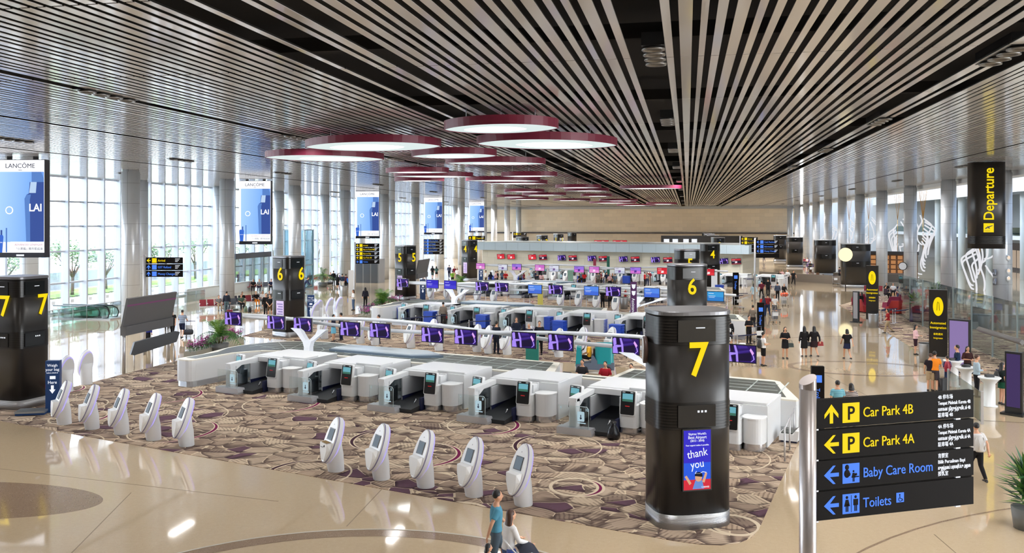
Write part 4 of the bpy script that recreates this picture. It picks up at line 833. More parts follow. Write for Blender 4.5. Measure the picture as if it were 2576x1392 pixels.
# ---------------------------------------------------------------- smaller direction signs
def dsign(x0, x1, y0, rows, D, lb, rows_h=.36, post=True, az=0., right=False):
    p = atD(x0, y0, D); w = (x1-x0)/F*D; r = empty('direction_sign', (p.x, p.y, p.z), az, lb, 'sign', None)
    for i, (s_, m, kind) in enumerate(rows):
        z1 = -i*(rows_h+.03); z0 = z1-rows_h; zc = (z0+z1)/2; q = MB(); q.box(0, w, 0, .08, z0, z1); pn = q.build('sign_panel', SIGNB, r)
        if not s_: continue
        q = MB(); a = rows_h*.32
        if kind == 'up': arrow(q, a*1.4, -.003, zc, rows_h*.7, True)
        elif kind == 'right': arrowR(q, a*1.4, -.003, zc, rows_h*.7)
        else: arrow(q, a*1.4, -.003, zc, rows_h*.7, False)
        q.build('arrow_symbol', m, pn)
        q = MB(); q.box(rows_h*1.0, rows_h*1.75, -.004, 0, zc-rows_h*.37, zc+rows_h*.37); q.build('pictogram_plate', m, pn)
        text('lettering', s_, rows_h*.52, m, pn, (rows_h*1.95, -.003, zc-rows_h*.18), sx=.85)
        for k in range(3):
            q = MB(); q.box(w*.8, w*(.93-.03*k), -.003, 0, zc+rows_h*(.22-.22*k), zc+rows_h*(.3-.22*k))
            q.build('small_print', LWHITE, pn)
    if post: q = MB(); q.tube([(-.1, .04, -p.z), (-.1, .04, .15)], .08, 10); q.build('pole', STEEL, r)
    return r
dsign(367, 459, 648, [('Arrival', YEL, 'left'), ('GST Refund', BLUE, 'up'), ('Money Changer', BLUE, 'up')], 48.5, 'three-line black sign for arrival, refund and money changer', .34)
dsign(895, 954, 613, [('Arrival', YEL, 'left'), ('Bus to T2 & MRT', YEL, 'left'), ('Bus to City', YEL, 'left'), ('Car Park 4B', YEL, 'left'), ('Toilets', BLUE, 'right')], 96, 'five-line black sign for arrival, buses and car park under a screen', .42)
dsign(1066, 1116, 602, [('Baby Care Room', BLUE, 'right'), ('Left Baggage', BLUE, 'right'), ('GST Refund', BLUE, 'right'), ('Money Changer', BLUE, 'right'), ('Toilets', BLUE, 'right')], 108, 'five-line black sign with blue lettering under the fourth screen', .35)
dsign(1178, 1220, 594, [('Departure', YEL, 'up')], 128, 'small single-line black sign above the tower four', .6)
dsign(1902, 1960, 604, [('Cash Machine', BLUE, 'left'), ('Information', BLUE, 'left'), ('Money Changer', BLUE, 'left'), ('', BLUE, '')], 79, 'black sign with blue lettering for information and money changer by walkway', .38)
dsign(1864, 1906, 597, [('Arrival', YEL, 'left'), ('Bus to T2 & MRT', YEL, 'left'), ('', YEL, ''), ('', YEL, '')], 104, 'black sign with yellow lettering behind the blue lettered one', .42)
dsign(1291, 1325, 586, [('Arrival', YEL, 'up'), ('', YEL, '')], 160, 'tiny far black sign with yellow marks behind tower three', .45)
# ---------------------------------------------------------------- people
SHOE = mat('shoe_dark', (34, 32, 34), .5)
POSES = {  # elbows, wrists (left = +x), knees, ankles, pelvis height, torso lean (forward = -y)
 'stand': dict(el=[(.25, .02, 1.12), (-.25, .02, 1.12)], wr=[(.26, -.04, .88), (-.26, -.04, .88)], kn=[(.1, -.01, .49), (-.1, -.01, .49)], an=[(.11, .02, .08), (-.11, .02, .08)], pz=.92, lean=0),
 'front': dict(el=[(.25, .0, 1.12), (-.25, .0, 1.12)], wr=[(.1, -.24, 1.12), (-.08, -.25, 1.14)], kn=[(.1, -.01, .49), (-.1, -.01, .49)], an=[(.11, .02, .08), (-.11, .02, .08)], pz=.92, lean=0),
 'clasp': dict(el=[(.26, .0, 1.14), (-.26, .0, 1.14)], wr=[(.06, -.19, .92), (-.06, -.2, .93)], kn=[(.12, -.01, .49), (-.12, -.01, .49)], an=[(.14, .02, .08), (-.14, .02, .08)], pz=.91, lean=0),
 'walk': dict(el=[(.25, -.1, 1.13), (-.25, .12, 1.14)], wr=[(.24, -.27, .95), (-.25, .2, .9)], kn=[(.1, -.16, .52), (-.09, .06, .48)], an=[(.09, -.22, .09), (-.09, .36, .15)], pz=.9, lean=.03),
 'push': dict(el=[(.24, -.13, 1.13), (-.24, -.13, 1.13)], wr=[(.22, -.4, 1.02), (-.22, -.4, 1.02)], kn=[(.1, -.14, .5), (-.1, .05, .48)], an=[(.1, -.12, .08), (-.1, .28, .12)], pz=.9, lean=.08),
 'sit': dict(el=[(.25, -.05, .72), (-.25, -.05, .72)], wr=[(.12, -.3, .62), (-.1, -.32, .62)], kn=[(.12, -.45, .5), (-.12, -.43, .5)], an=[(.12, -.42, .08), (-.13, -.5, .08)], pz=.47, lean=.03),
 'bend': dict(el=[(.24, -.42, 1.0), (-.24, -.42, 1.0)], wr=[(.2, -.62, .86), (-.2, -.62, .86)], kn=[(.1, .0, .49), (-.1, .02, .48)], an=[(.11, .02, .08), (-.11, .1, .08)], pz=.9, lean=.45)}
def skel(pose):
    P = dict(POSES[pose]); pz = P['pz']; ln = P['lean']
    def up(h, y=0.): return Vector((0, -ln*h*1.1+y, pz+h*math.cos(ln)))
    P['torso'] = [(up(-.07), .155, .11), (up(.02), .168, .115), (up(.14), .14, .095), (up(.3), .165, .11), (up(.42, .0), .185, .105), (up(.5, .01), .15, .08), (up(.545, .01), .075, .068), (up(.6, .0), .058, .06)]
    P['sh'] = [up(.475)+Vector((.17, 0, 0)), up(.475)+Vector((-.17, 0, 0))]; P['hip'] = [Vector((.088, 0, pz-.02)), Vector((-.088, 0, pz-.02))]
    P['head'] = up(.716, -.018); return P
def oval(c, rx, ry, n=16): return [(c[0]+rx*math.cos(a), c[1]+ry*math.sin(a), c[2]) for a in (2*math.pi*i/n for i in range(n))]
def remesh(me, vs, name, mats, it=3):
    o = bpy.data.objects.new('tmp', me); COL.objects.link(o)
    m = o.modifiers.new('r', 'REMESH'); m.mode = 'VOXEL'; m.voxel_size = vs; s_ = o.modifiers.new('s', 'SMOOTH'); s_.iterations = it; s_.factor = .5
    out = bpy.data.meshes.new_from_object(o.evaluated_get(bpy.context.evaluated_depsgraph_get())); bpy.data.objects.remove(o); out.name = name
    out.materials.clear(); out.materials.append(mats)
    out.polygons.foreach_set('use_smooth', [True]*len(out.polygons)); return out
_B = {}
def lerp(a, b_, t): return Vector(a)*(1-t)+Vector(b_)*t
def limbs(q, P, kind, g=0., frac=1.0):
    for i in (0, 1):
        if kind == 'arm':
            a, b_, c = P['sh'][i], Vector(P['el'][i]), Vector(P['wr'][i]); a0 = a+Vector(((-.03, .03)[i], 0, 0))
            if frac <= .5: q.tube([a0, a, lerp(a, b_, frac*2)], [.06+g, .056+g, .05+g], 10)
            else: q.tube([a0, a, lerp(a, b_, .5), b_, lerp(b_, c, (frac-.5)*2)], [.058+g, .054+g, .047+g, .041+g, .031+g], 10)
        else:
            a, b_, c = P['hip'][i], Vector(P['kn'][i]), Vector(P['an'][i])
            if frac <= .5: q.tube([a, lerp(a, b_, .5), lerp(a, b_, frac*2)], [.088+g, .08+g, .068+g], 12)
            else: q.tube([a, lerp(a, b_, .5), b_, lerp(b_, c, .35), lerp(b_, c, (frac-.5)*2)], [.088+g, .075+g, .055+g, .053+g, .036+g], 12)
def body_mesh(pose, vs):
    k = ('body', pose, vs)
    if k in _B: return _B[k]
    P = skel(pose); q = MB(); q.loft([oval(c, a, b_) for c, a, b_ in P['torso']]); limbs(q, P, 'arm'); limbs(q, P, 'leg')
    h = P['head']; q.ball(h, (.075, .095, .115), 16, 10); q.ball((h.x, h.y-.02, h.z-.06), (.055, .07, .06), 12, 8); q.ball((h.x, h.y-.1, h.z-.015), (.014, .022, .026), 8, 6)
    for s_ in (1, -1): q.ball((h.x+s_*.077, h.y+.005, h.z-.01), (.012, .02, .03), 8, 6)
    for i in (0, 1):
        an = Vector(P['an'][i]); q.tube([an+Vector((0, .05, -.03)), an+Vector((0, -.06, -.05)), an+Vector((0, -.15, -.06))], [.036, .038, .024], 8)
        e, w = Vector(P['el'][i]), Vector(P['wr'][i]); d = (w-e).normalized(); q.tube([w-d*.02, w+d*.04, w+d*.085], [.026, .038, .03], 8, flat=.6)
    me = remesh(q.mesh('b', SKIN), vs, 'body', SKIN)
    q = MB()                                           # five fingers of unequal length on each palm
    for i in (0, 1):
        e, w = Vector(P['el'][i]), Vector(P['wr'][i]); d = (w-e).normalized(); sd = d.cross(Vector((0, 1, 0) if abs(d.y) < .8 else (0, 0, 1))).normalized(); nn = sd.cross(d)
        inn = nn if nn.dot(Vector((-w.x, 0, 0))) > 0 else -nn
        for f, (o_, L) in enumerate(((-.027, .062), (-.009, .075), (.009, .07), (.026, .054))):
            b0 = w+d*.075+sd*o_; q.tube([b0, b0+d*L*.45+inn*.008, b0+d*L*.8+inn*.03], [.0095, .009, .0075], 6)
        b0 = w+d*.035-sd*.03; q.tube([b0, b0+d*.03-sd*.025+inn*.01, b0+d*.058-sd*.03+inn*.02], [.0105, .0095, .008], 6)
    b2 = q.mesh('f', SKIN); import bmesh
    bm = bmesh.new(); bm.from_mesh(me); bm.from_mesh(b2); bm.to_mesh(me); bm.free(); me.polygons.foreach_set('use_smooth', [True]*len(me.polygons)); _B[k] = me; return me
def cloth(kind, pose, par=0., vs=.022):
    k = (kind, pose, par)
    if k in _B: return _B[k]
    P = skel(pose); q = MB(); g = .016
    if kind == 'top':
        t = P['torso'][1:7]; q.loft([oval(c, a+g+.004, b_+g+.006) for c, a, b_ in t[:5]]+[oval(t[5][0]+Vector((0, 0, -.02)), t[5][1]+.012, t[5][2]+.012)]); limbs(q, P, 'arm', g, par)
    elif kind == 'legs':
        t = P['torso'][:3]; q.loft([oval(c+Vector((0, 0, dz)), a+g*.6, b_+g*.8) for (c, a, b_), dz in zip(t, (0, 0, -.03))]); limbs(q, P, 'leg', g*.9, par)
    elif kind == 'skirt':
        c = P['torso'][1][0]; h = P['hip'][0]; kn = (Vector(P['kn'][0])+Vector(P['kn'][1]))/2
        if pose == 'sit': q.loft([oval(P['torso'][2][0]-Vector((0, 0, .03)), .15, .11), oval(P['torso'][0][0], .18, .14)]); q.tube([Vector((0, 0, .5)), kn], [.17, .15], 14, flat=.6)
        else:
            e = lerp(Vector((0, 0, P['pz'])), kn, par); q.loft([oval(P['torso'][2][0]-Vector((0, 0, .03)), .15, .108), oval(c, .182, .13), oval(P['torso'][0][0], .188, .142), oval(e, .2, .17+.25*abs(P['kn'][0][1]-P['kn'][1][1]))])
    _B[k] = remesh(q.mesh(kind, WHITE), vs, kind, WHITE, 2); return _B[k]
def hair_mesh(kind, pose):
    k = ('hair', kind, pose)
    if k in _B: return _B[k]
    h = skel(pose)['head']; q = MB(); q.ball((h.x, h.y+.022, h.z+.03), (.086, .096, .1), 16, 10)
    if kind != 'short':
        L = {'bob': .16, 'long': .36}[kind]; q.loft([oval((h.x, h.y+.045, h.z+.05), .088, .07), oval((h.x, h.y+.05, h.z-.06), .104, .07), oval((h.x, h.y+.075, h.z-L*.55), .115, .06), oval((h.x+.01, h.y+.09, h.z-L*.85), .105, .05), oval((h.x, h.y+.09, h.z-L), .06, .03)])
    if kind == 'bun': q.ball((h.x, h.y+.12, h.z), .05)
    me = remesh(q.mesh('hair', WHITE), .016, 'hair', WHITE, 2); _B[k] = me; return me
def shoes_mesh(pose):
    k = ('shoes', pose)
    if k in _B: return _B[k]
    P = skel(pose); q = MB()
    for i in (0, 1):
        an = Vector(P['an'][i]); z = an.z-.08
        q.loft([[(an.x+w*math.cos(a), an.y+y+0*w, z+max(.0, hh*.5+hh*.5*math.sin(a))) for a in (2*math.pi*j/10 for j in range(10))] for y, w, hh in ((.075, .03, .08), (.03, .045, .1), (-.06, .046, .085), (-.14, .045, .055), (-.185, .028, .035))])
    _B[k] = q.mesh('shoes', SHOE); return _B[k]
def face_mesh(pose):
    k = ('face', pose)
    if k in _B: return _B[k]
    h = skel(pose)['head']; q = MB()
    for s_ in (1, -1): q.mi(0).ball((h.x+s_*.03, h.y-.081, h.z+.008), (.012, .009, .006), 8, 5)
    q.mi(1).ball((h.x, h.y-.087, h.z-.053), (.022, .008, .006), 8, 5); _B[k] = q.mesh('facial_features', [mat('eye_dark', (30, 22, 20), .3), mat('lips', (160, 80, 76), .5)]); return _B[k]
HAIRC = {'k': (22, 19, 20), 'b': (70, 44, 32), 'r': (190, 40, 40), 'g': (150, 146, 140), 'y': (196, 160, 90)}
def child(nm, me, par, m):
    o = obj(nm, me, par)
    if m is not None:
        if not me.materials: me.materials.append(m)
        o.material_slots[0].link = 'OBJECT'; o.material_slots[0].material = m
    return o
def cm(c):
    if len(c) == 2:
        n = 'striped_%d_%d_%d' % c[0]
        if n in _M: return _M[n]
        m = mat(n, c[0], .8); co = obco(m); w = node(m, 'ShaderNodeTexWave', wave_type='BANDS', bands_direction='Z', i_Scale=5.5); link(m, co, w.inputs['Vector']); link(m, mix_(m, math_(m, 'GREATER_THAN', w.outputs['Fac'], .55), rgb(*c[0]), rgb(*c[1])), bsdf(m).inputs['Base Color']); return m
    return mat('cloth_%d_%d_%d' % c, c, .8, spec=.2)
def person(x, y, pose, rz, top, bot, hair, lb, h=1.68, sleeve=.35, group=None, z=0., skin=None, loc=None, cat='person'):
    """bot = (kind, colour, length): trousers 1.0, shorts .45, skirt"""
    p = loc if loc is not None else floorpt(x, y, z); p = Vector(p); p.z = z
    big = y > 1000; P = 'body'
    o = obj('person', body_mesh(pose, .013 if big else .02), None, p, math.radians(rz)); s_ = h/1.7; o.scale = (s_, s_, s_); tag(o, lb, cat, group)
    o.material_slots[0].link = 'OBJECT'; o.material_slots[0].material = mat('skin_%d_%d_%d' % skin, skin, .55) if skin else SKIN
    child('shirt', cloth('top', pose, sleeve, .016 if big else .022), o, cm(top))
    bk, bc, bl = bot
    child({'legs': 'trousers' if bl > .6 else 'shorts'}.get(bk, 'skirt'), cloth(bk, pose, bl), o, cm(bc))
    hk, hc = hair; child('hair', hair_mesh(hk, pose), o, mat('hair_'+hc, HAIRC[hc], .5)); obj('shoes', shoes_mesh(pose), o); obj('facial_features', face_mesh(pose), o)
    return o
BK, NV, GY, WH, RD, DB, BE, OR_, GN, LBU, PK, MR = (24, 23, 26), (28, 34, 62), (120, 120, 122), (228, 228, 230), (190, 38, 44), (44, 56, 86), (168, 148, 120), (240, 140, 40), (28, 80, 60), (140, 170, 205), (228, 186, 190), (110, 24, 44)
T = lambda c: ('legs', c, 1.0); SH = lambda c: ('legs', c, .47); SK = lambda c, l=.75: ('skirt', c, l)
def bag(p, c, lb, kind='handbag', rz=0., z=0.):
    r = empty(kind, (p[0], p[1], z), rz, lb, 'bag')
    m = mat('bag_%d_%d_%d' % c, c, .5); q = MB()
    if kind == 'handbag': q.prismy([(-.16, 0), (.16, 0), (.13, .22), (-.13, .22)], -.06, .06); q.build('bag_body', m, r); q = MB(); q.tube([(-.09, 0, .2), (-.06, 0, .36), (.06, 0, .36), (.09, 0, .2)], .01, 5); q.build('handle', m, r)
    elif kind == 'backpack': q.loft([oval((0, 0, zz), a, b_, 14) for zz, a, b_ in ((0, .12, .07), (.05, .15, .1), (.3, .14, .1), (.42, .09, .06), (.45, .04, .03))]); q.build('bag_body', m, r); q = MB(); q.ball((0, .08, .14), (.1, .06, .09)); q.build('front_pocket', m, r); q = MB(); [q.tube([(s_*.07, -.07, .05), (s_*.08, -.14, .25), (s_*.06, -.06, .42)], .014, 5) for s_ in (1, -1)]; q.build('strap', m, r)
    elif kind == 'suitcase':
        q.prism(rrect(.42, .26, .05, 3), .05, .62); q.build('case_body', m, r); q = MB(); q.tube([(-.12, .1, .6), (-.12, .1, .98), (.12, .1, .98), (.12, .1, .6)], .012, 5); q.build('handle', STEEL, r)
        for s_ in (1, -1): q = MB(); q.ball((s_*.17, 0, .035), .035, 8, 5); q.build('wheel', BLACK, r)
    elif kind == 'duffel_bag': q.tube([(-.34, 0, .17), (-.28, 0, .17), (.28, 0, .17), (.34, 0, .17)], [.1, .17, .17, .1], 14); q.build('bag_body', m, r); q = MB(); q.tube([(-.12, 0, .32), (0, 0, .42), (.12, 0, .32)], .012, 5); q.build('handle', m, r)
    else: q.loft([oval((0, 0, zz), a, b_, 12) for zz, a, b_ in ((0, .2, .16), (.12, .25, .2), (.35, .18, .14), (.5, .08, .07), (.6, .12, .1))]); q.build('bag_body', mat('sack_black', (18, 18, 22), .25), r)
    return r
# the couple with the pushchair in front
CB = mat('pram_blue', (40, 70, 150), .6)
fl = lambda x, D: ((x-CX)/F*D, D, 0)
person(0, 1400, 'walk', 100, (80, 140, 165), SH((78, 92, 104)), ('short', 'k'), 'man in a blue-green t-shirt and grey shorts walking beside a long-haired woman', 1.74, .35, loc=fl(1247, 18.1))
person(0, 1400, 'push', 118, (224, 224, 226), T((60, 80, 120)), ('long', 'b'), 'woman with long brown hair in a pale off-shoulder top pushing a pushchair', 1.6, .9, loc=fl(1278, 17.3), skin=(222, 172, 140))
person(0, 1400, 'walk', 100, (90, 60, 60), T(NV), ('bob', 'k'), 'small dark-haired child in front of the couple, only the head in the picture', 1.12, .35, loc=fl(1226, 16.8))
r = empty('pushchair', fl(1338, 17.25), math.radians(105), 'folding pushchair with dark hood and white frame pushed by the woman', 'pushchair')
q = MB()
for s_ in (.24, -.24): q.tube([(s_, .52, 1.05), (s_, .1, .6), (s_, -.35, .12)], .016, 6); q.tube([(s_, -.1, .75), (s_, .3, .1)], .016, 6)
q.tube([(-.24, .52, 1.05), (.24, .52, 1.05)], .02, 6); q.build('frame', OFFW, r)
q = MB(); q.loft([oval((0, -.05, z), .23, .26) for z in (.42, .55, .7)]); q.build('seat', BLACK, r)
q = MB(); q.loft([[(.24*math.cos(b_), .12+.26*math.sin(a), .72+.3*math.cos(a)*(.6+.4*abs(math.sin(b_)))) for b_ in (math.pi*j/8 for j in range(9))] for a in (-1.2, -.7, -.2, .3, .8)], caps=False, closed=False); q.build('hood', mat('hood_navy', (28, 34, 52), .7), r); q = MB(); q.loft([oval((0, .42, z), a, .09) for z, a in ((.6, .12), (.66, .17), (.84, .16), (.9, .1))]); q.build('hanging_bag', CB, r)
for a in (.24, -.24):
    for yy in (-.36, .3): q = MB(); q.x = Matrix.Translation((a, yy, .1)) @ Matrix.Rotation(math.pi/2, 4, 'Y'); q.lathe([(.05, -.02), (.1, -.02), (.1, .02), (.05, .02)], 14); q.build('wheel', BLACK, r)
# concourse, right half
PEOPLE = [
 (1975, 903, 'front', 0, BK, SK(BK, .8), ('long', 'k'), 'woman in a short black dress walking towards the camera', 1.66, .5), (2023, 898, 'stand', 178, BK, SK(BK, 1.), ('long', 'k'), 'woman in black knee-length skirt seen from behind, dark handbag at her side', 1.62, 1.),
 (2048, 899, 'walk', 182, BK, SK((40, 26, 30), .85), ('long', 'k'), 'long-haired woman in black seen from behind beside a red bag', 1.66, 1.), (2131, 905, 'walk', 180, BK, SK(NV, .7), ('bob', 'k'), 'woman in black top, white waist and navy skirt walking away alone', 1.6, .35),
 (1920, 921, 'front', 95, WH, SH(BK), ('short', 'k'), 'man in white t-shirt and black shorts with a dark backpack', 1.68, .35), (1884, 866, 'front', 20, BK, T(BK), ('short', 'k'), 'man all in black leaning by the short railing', 1.68, .5),
 (1894, 832, 'walk', 170, (120, 110, 100), T((40, 40, 44)), ('short', 'k'), 'man in grey-brown shirt standing behind the man in black', 1.7, 1.), (1835, 872, 'stand', 180, BK, SK(BK, 1.), ('bob', 'k'), 'dark figure beside the big tower edge, back turned', 1.6, 1.),
 (1896, 758, 'walk', 180, (150, 180, 196), SK((170, 190, 200), .6), ('long', 'k'), 'woman in light blue jacket walking away near the reception totem', 1.62, 1.), (1916, 750, 'walk', 190, (90, 28, 44), T(BK), ('short', 'k'), 'man in maroon shirt walking away', 1.66, .5),
 (1932, 746, 'stand', 180, BK, T(BK), ('short', 'k'), 'tall man in black standing right of the maroon shirt', 1.76, .5), (1956, 756, 'stand', 170, (60, 70, 90), T(BK), ('short', 'k'), 'man in dark vest over white shirt at the luggage trolleys', 1.66, .9),
 (1972, 757, 'push', 0, BK, T(BK), ('short', 'g'), 'person in black pushing a trolley with an orange bag', 1.6, 1.), (1920, 796, 'stand', 175, (190, 50, 50), T((50, 70, 110)), ('long', 'k'), 'woman in red with a blue backpack', 1.6, .5),
 (1931, 796, 'walk', 180, (130, 44, 52), T(DB), ('short', 'k'), 'man in dark red shirt and jeans next to the red woman', 1.72, .5), (1948, 797, 'push', 5, WH, SH((80, 80, 84)), ('short', 'k'), 'man in printed white t-shirt pushing a loaded trolley towards the camera', 1.68, .35),
 (1961, 716, 'walk', 5, BK, T(BK), ('long', 'k'), 'woman in black left of the far quartet', 1.6, 1.), (1967, 711, 'push', 5, PK, T(DB), ('short', 'k'), 'person in pink pushing a trolley in the far group', 1.58, .5),
 (1981, 716, 'walk', 0, WH, T(BK), ('short', 'k'), 'man in white shirt and dark trousers in the far group', 1.74, .9), (1996, 717, 'walk', 5, BK, T(BK), ('short', 'k'), 'man in black at right of the far group', 1.68, .35),
 (1922, 659, 'walk', 180, NV, T(NV), ('short', 'k'), 'lone far figure in navy beyond the blue lettered sign', 1.74, .9), (1988, 663, 'stand', 90, MR, T(BK), ('short', 'k'), 'far person in maroon before the far waiting seats', 1.66, .5),
 (1995, 662, 'stand', 90, WH, T(NV), ('long', 'k'), 'far person in white before the far waiting seats', 1.66, .5), (2112, 706, 'stand', 90, (60, 60, 74), T(BK), ('short', 'k'), 'barista in grey at the café counter end', 1.68, .5),
 (2234, 839, 'walk', 255, (150, 34, 38), T(BE), ('bob', 'k'), 'woman in red top and khaki trousers striding left over the carpet edge', 1.6, .5), (2303, 893, 'front', 60, PK, SH((50, 30, 40)), ('long', 'k'), 'girl in pink looking at her phone on the carpet edge', 1.62, .9),
 (2341, 985, 'stand', 150, (34, 28, 36), SH(BE), ('short', 'b'), 'man in dark t-shirt beside the orange shirt', 1.6, .35), (2351, 986, 'push', 150, OR_, SH((60, 54, 60)), ('short', 'k'), 'man in bright orange t-shirt and dark shorts with a suitcase', 1.72, .35),
 (2383, 976, 'front', 200, (62, 60, 96), SH(DB), ('short', 'k'), 'child with a red and blue backpack behind the suitcase', 1.38, .5), (2408, 971, 'front', 250, (28, 44, 70), T((26, 34, 52)), ('short', 'k'), 'officer in dark blue uniform at the first white stand', 1.78, 1.),
 (2434, 962, 'front', 0, (60, 34, 34), T(BK), ('long', 'k'), 'long-haired woman leaning at the middle white stand', 1.6, .5), (2457, 1000, 'front', 75, (160, 178, 190), T(BK), ('short', 'b'), 'officer in pale blue shirt and black trousers at the middle stand', 1.74, .9),
 (2521, 1018, 'stand', 90, (30, 40, 40), SK(GN, .55), ('long', 'k'), 'woman with green skirt and backpack behind the glass', 1.64, .35), (2457, 1211, 'walk', 178, (206, 204, 204), T(BK), ('short', 'k'), 'person in white shirt and black leggings with a backpack right of the big sign', 1.62, .35),
 (2107, 1082, 'stand', 180, ((84, 146, 168), (130, 190, 200)), T((60, 70, 90)), ('short', 'k'), 'man in striped teal shirt seen from behind over the big sign', 1.7, .35), (2141, 1082, 'stand', 180, ((60, 50, 52), (200, 190, 186)), T(BK), ('bob', 'k'), 'woman in striped top seen from behind over the big sign', 1.6, .35),
 # left concourse
 (433, 850, 'walk', 185, BK, T(BK), ('short', 'k'), 'man in black t-shirt walking away right of the leaning board', 1.74, .35), (458, 851, 'push', 185, ((84, 98, 124), (170, 184, 204)), SH(NV), ('short', 'k'), 'man in grey striped shirt and shorts pushing a trolley away', 1.76, .35),
 (371, 876, 'stand', 170, (50, 60, 150), T(BK), ('short', 'k'), 'person in blue top with orange hem behind the leaning board', 1.66, .9), (419, 846, 'walk', 180, BK, T(BK), ('short', 'k'), 'dark figure behind the board edge', 1.7, .9),
 (570, 789, 'stand', 200, (38, 44, 58), T((80, 100, 110)), ('short', 'k'), 'man in dark jacket standing beside a column and piled luggage', 1.74, 1.), (601, 722, 'front', 20, (70, 50, 70), T(NV), ('short', 'k'), 'person standing behind the farther seats with hands joined', 1.66, .9),
 (669, 796, 'stand', 30, BK, T(BK), ('short', 'k'), 'man in black left of tower six', 1.76, 1.), (679, 799, 'clasp', 10, BK, SH((90, 70, 50)), ('short', 'k'), 'man in black with hands clasped left of tower six', 1.74, .35),
 (766, 738, 'bend', 90, (50, 60, 90), T((60, 80, 120)), ('short', 'k'), 'person bending forward right of tower six', 1.72, 1.), (839, 719, 'stand', 170, BK, T(BK), ('short', 'k'), 'first dark figure of the group by the glass lift', 1.7, 1.),
 (849, 729, 'walk', 175, BK, SK(BK, 1.), ('long', 'k'), 'long-haired woman in black of the group by the lift', 1.66, 1.), (861, 729, 'walk', 180, (40, 50, 70), T((220, 218, 212)), ('short', 'k'), 'man with white trousers of the group by the lift', 1.72, .9),
 (870, 727, 'walk', 180, (80, 40, 60), T(BK), ('short', 'k'), 'person in plum of the group by the lift', 1.6, .9), (877, 731, 'walk', 170, (50, 100, 170), T(BK), ('short', 'k'), 'person with a bright blue top by the red bollard', 1.58, .5),
 (889, 781, 'front', 300, (226, 222, 220), T((70, 90, 120)), ('long', 'b'), 'woman in white top and jeans holding a phone on the shiny floor', 1.68, .9), (919, 772, 'stand', 190, (34, 34, 48), T(BK), ('long', 'k'), 'dark-clothed woman behind the flower bed', 1.64, .9),
 (839, 860, 'clasp', 80, (30, 32, 50), SK((110, 180, 210), .9), ('bob', 'k'), 'staff woman with sky blue skirt beneath the near rail', 1.64, .9), (858, 857, 'clasp', 260, (30, 32, 50), T(NV), ('short', 'k'), 'staff person facing the sky blue skirt', 1.68, 1.),
 (953, 866, 'stand', 270, (34, 44, 66), T((30, 38, 58)), ('short', 'k'), 'bearded man in navy suit facing left behind the near rail', 1.72, 1.), (1249, 891, 'stand', 150, (32, 38, 54), T((30, 34, 48)), ('short', 'k'), 'man in navy suit with his back turned behind the near rail', 1.78, 1.),
 (1299, 872, 'clasp', 10, (34, 40, 58), T(NV), ('short', 'b'), 'woman in navy suit with folded arms', 1.68, 1.), (1331, 893, 'stand', 330, (40, 44, 60), T(NV), ('short', 'g'), 'balding man in navy suit', 1.7, 1.),
 (1357, 893, 'stand', 0, (28, 32, 44), T(BK), ('short', 'k'), 'tall man in dark suit and pale tie facing the camera', 1.82, 1.), (1115, 824, 'stand', 180, (136, 126, 116), T((30, 30, 36)), ('short', 'k'), 'man in taupe shirt leaning at the first counter of the second island', 1.72, .9),
 (1535, 776, 'stand', 175, (50, 50, 54), T(BK), ('short', 'k'), 'dark-clothed person between third row kiosks', 1.7, .5), (1516, 775, 'stand', 200, BK, T(BK), ('short', 'k'), 'black-clothed person left of the third row kiosk gap', 1.72, .5),
 (1573, 772, 'walk', 90, (160, 40, 44), T(BK), ('short', 'k'), 'person in red by the steel bin of the third row', 1.64, .5), (1130, 700, 'walk', 180, (60, 66, 90), T(NV), ('short', 'k'), 'man in blue far left of tower four', 1.72, .9),
 (1143, 703, 'walk', 0, MR, T(BE), ('short', 'k'), 'person in maroon far left of tower four', 1.66, .5), (1150, 708, 'stand', 0, WH, T(GY), ('long', 'k'), 'person in white far left of tower four', 1.64, .5), (1138, 716, 'walk', 180, (120, 170, 60), T(BK), ('short', 'k'), 'person in lime green beside the far palm', 1.6, .5),
 (1067, 704, 'walk', 180, (50, 50, 60), SH(BK), ('short', 'k'), 'dark figure under the five line blue sign', 1.7, .5), (1088, 703, 'walk', 175, BK, SH((60, 80, 80)), ('long', 'k'), 'walker in black right under the five line blue sign', 1.72, .5), (1098, 702, 'walk', 185, (70, 100, 100), SK(BK, .6), ('long', 'k'), 'walker in grey green right of the five line blue sign', 1.62, .5)]
for a in PEOPLE: person(*a[:7], a[7], a[8], a[9])
rnd = random.Random(11)
cols = [(RD, 'red'), (WH, 'white'), (BK, 'black'), (GY, 'grey'), (NV, 'navy'), ((90, 110, 130), 'slate blue'), (MR, 'maroon'), (PK, 'pink')]
for i, x in enumerate([1222, 1234, 1247, 1252, 1263, 1272, 1309, 1318, 1331, 1347, 1362, 1457, 1463, 1470, 1505, 1512, 1519, 1526, 1534, 1541, 1547, 1622, 1628, 1634, 1788, 1800]):
    c, cn = cols[(i*3+1) % 8]; sk = i % 3 == 1
    person(x, 714+rnd.random()*9+(x-1222)*.01, ['stand', 'front', 'walk', 'clasp'][i % 4], rnd.choice([0, 90, 180, 200, 270]), c, SK(BK, .9) if i in (11, 13) else T([(30, 30, 34), (50, 60, 90), (90, 84, 80)][i % 3]), ('long' if sk else 'short', 'kkb'[i % 3]),
           'queueing passenger in %s before the tiled wall, %s from the left of the crowd' % (cn, ORD[i] if i < 20 else 'twenty-%s' % ORD[i-20]), 1.56+.18*rnd.random(), .5, 'queueing passengers')
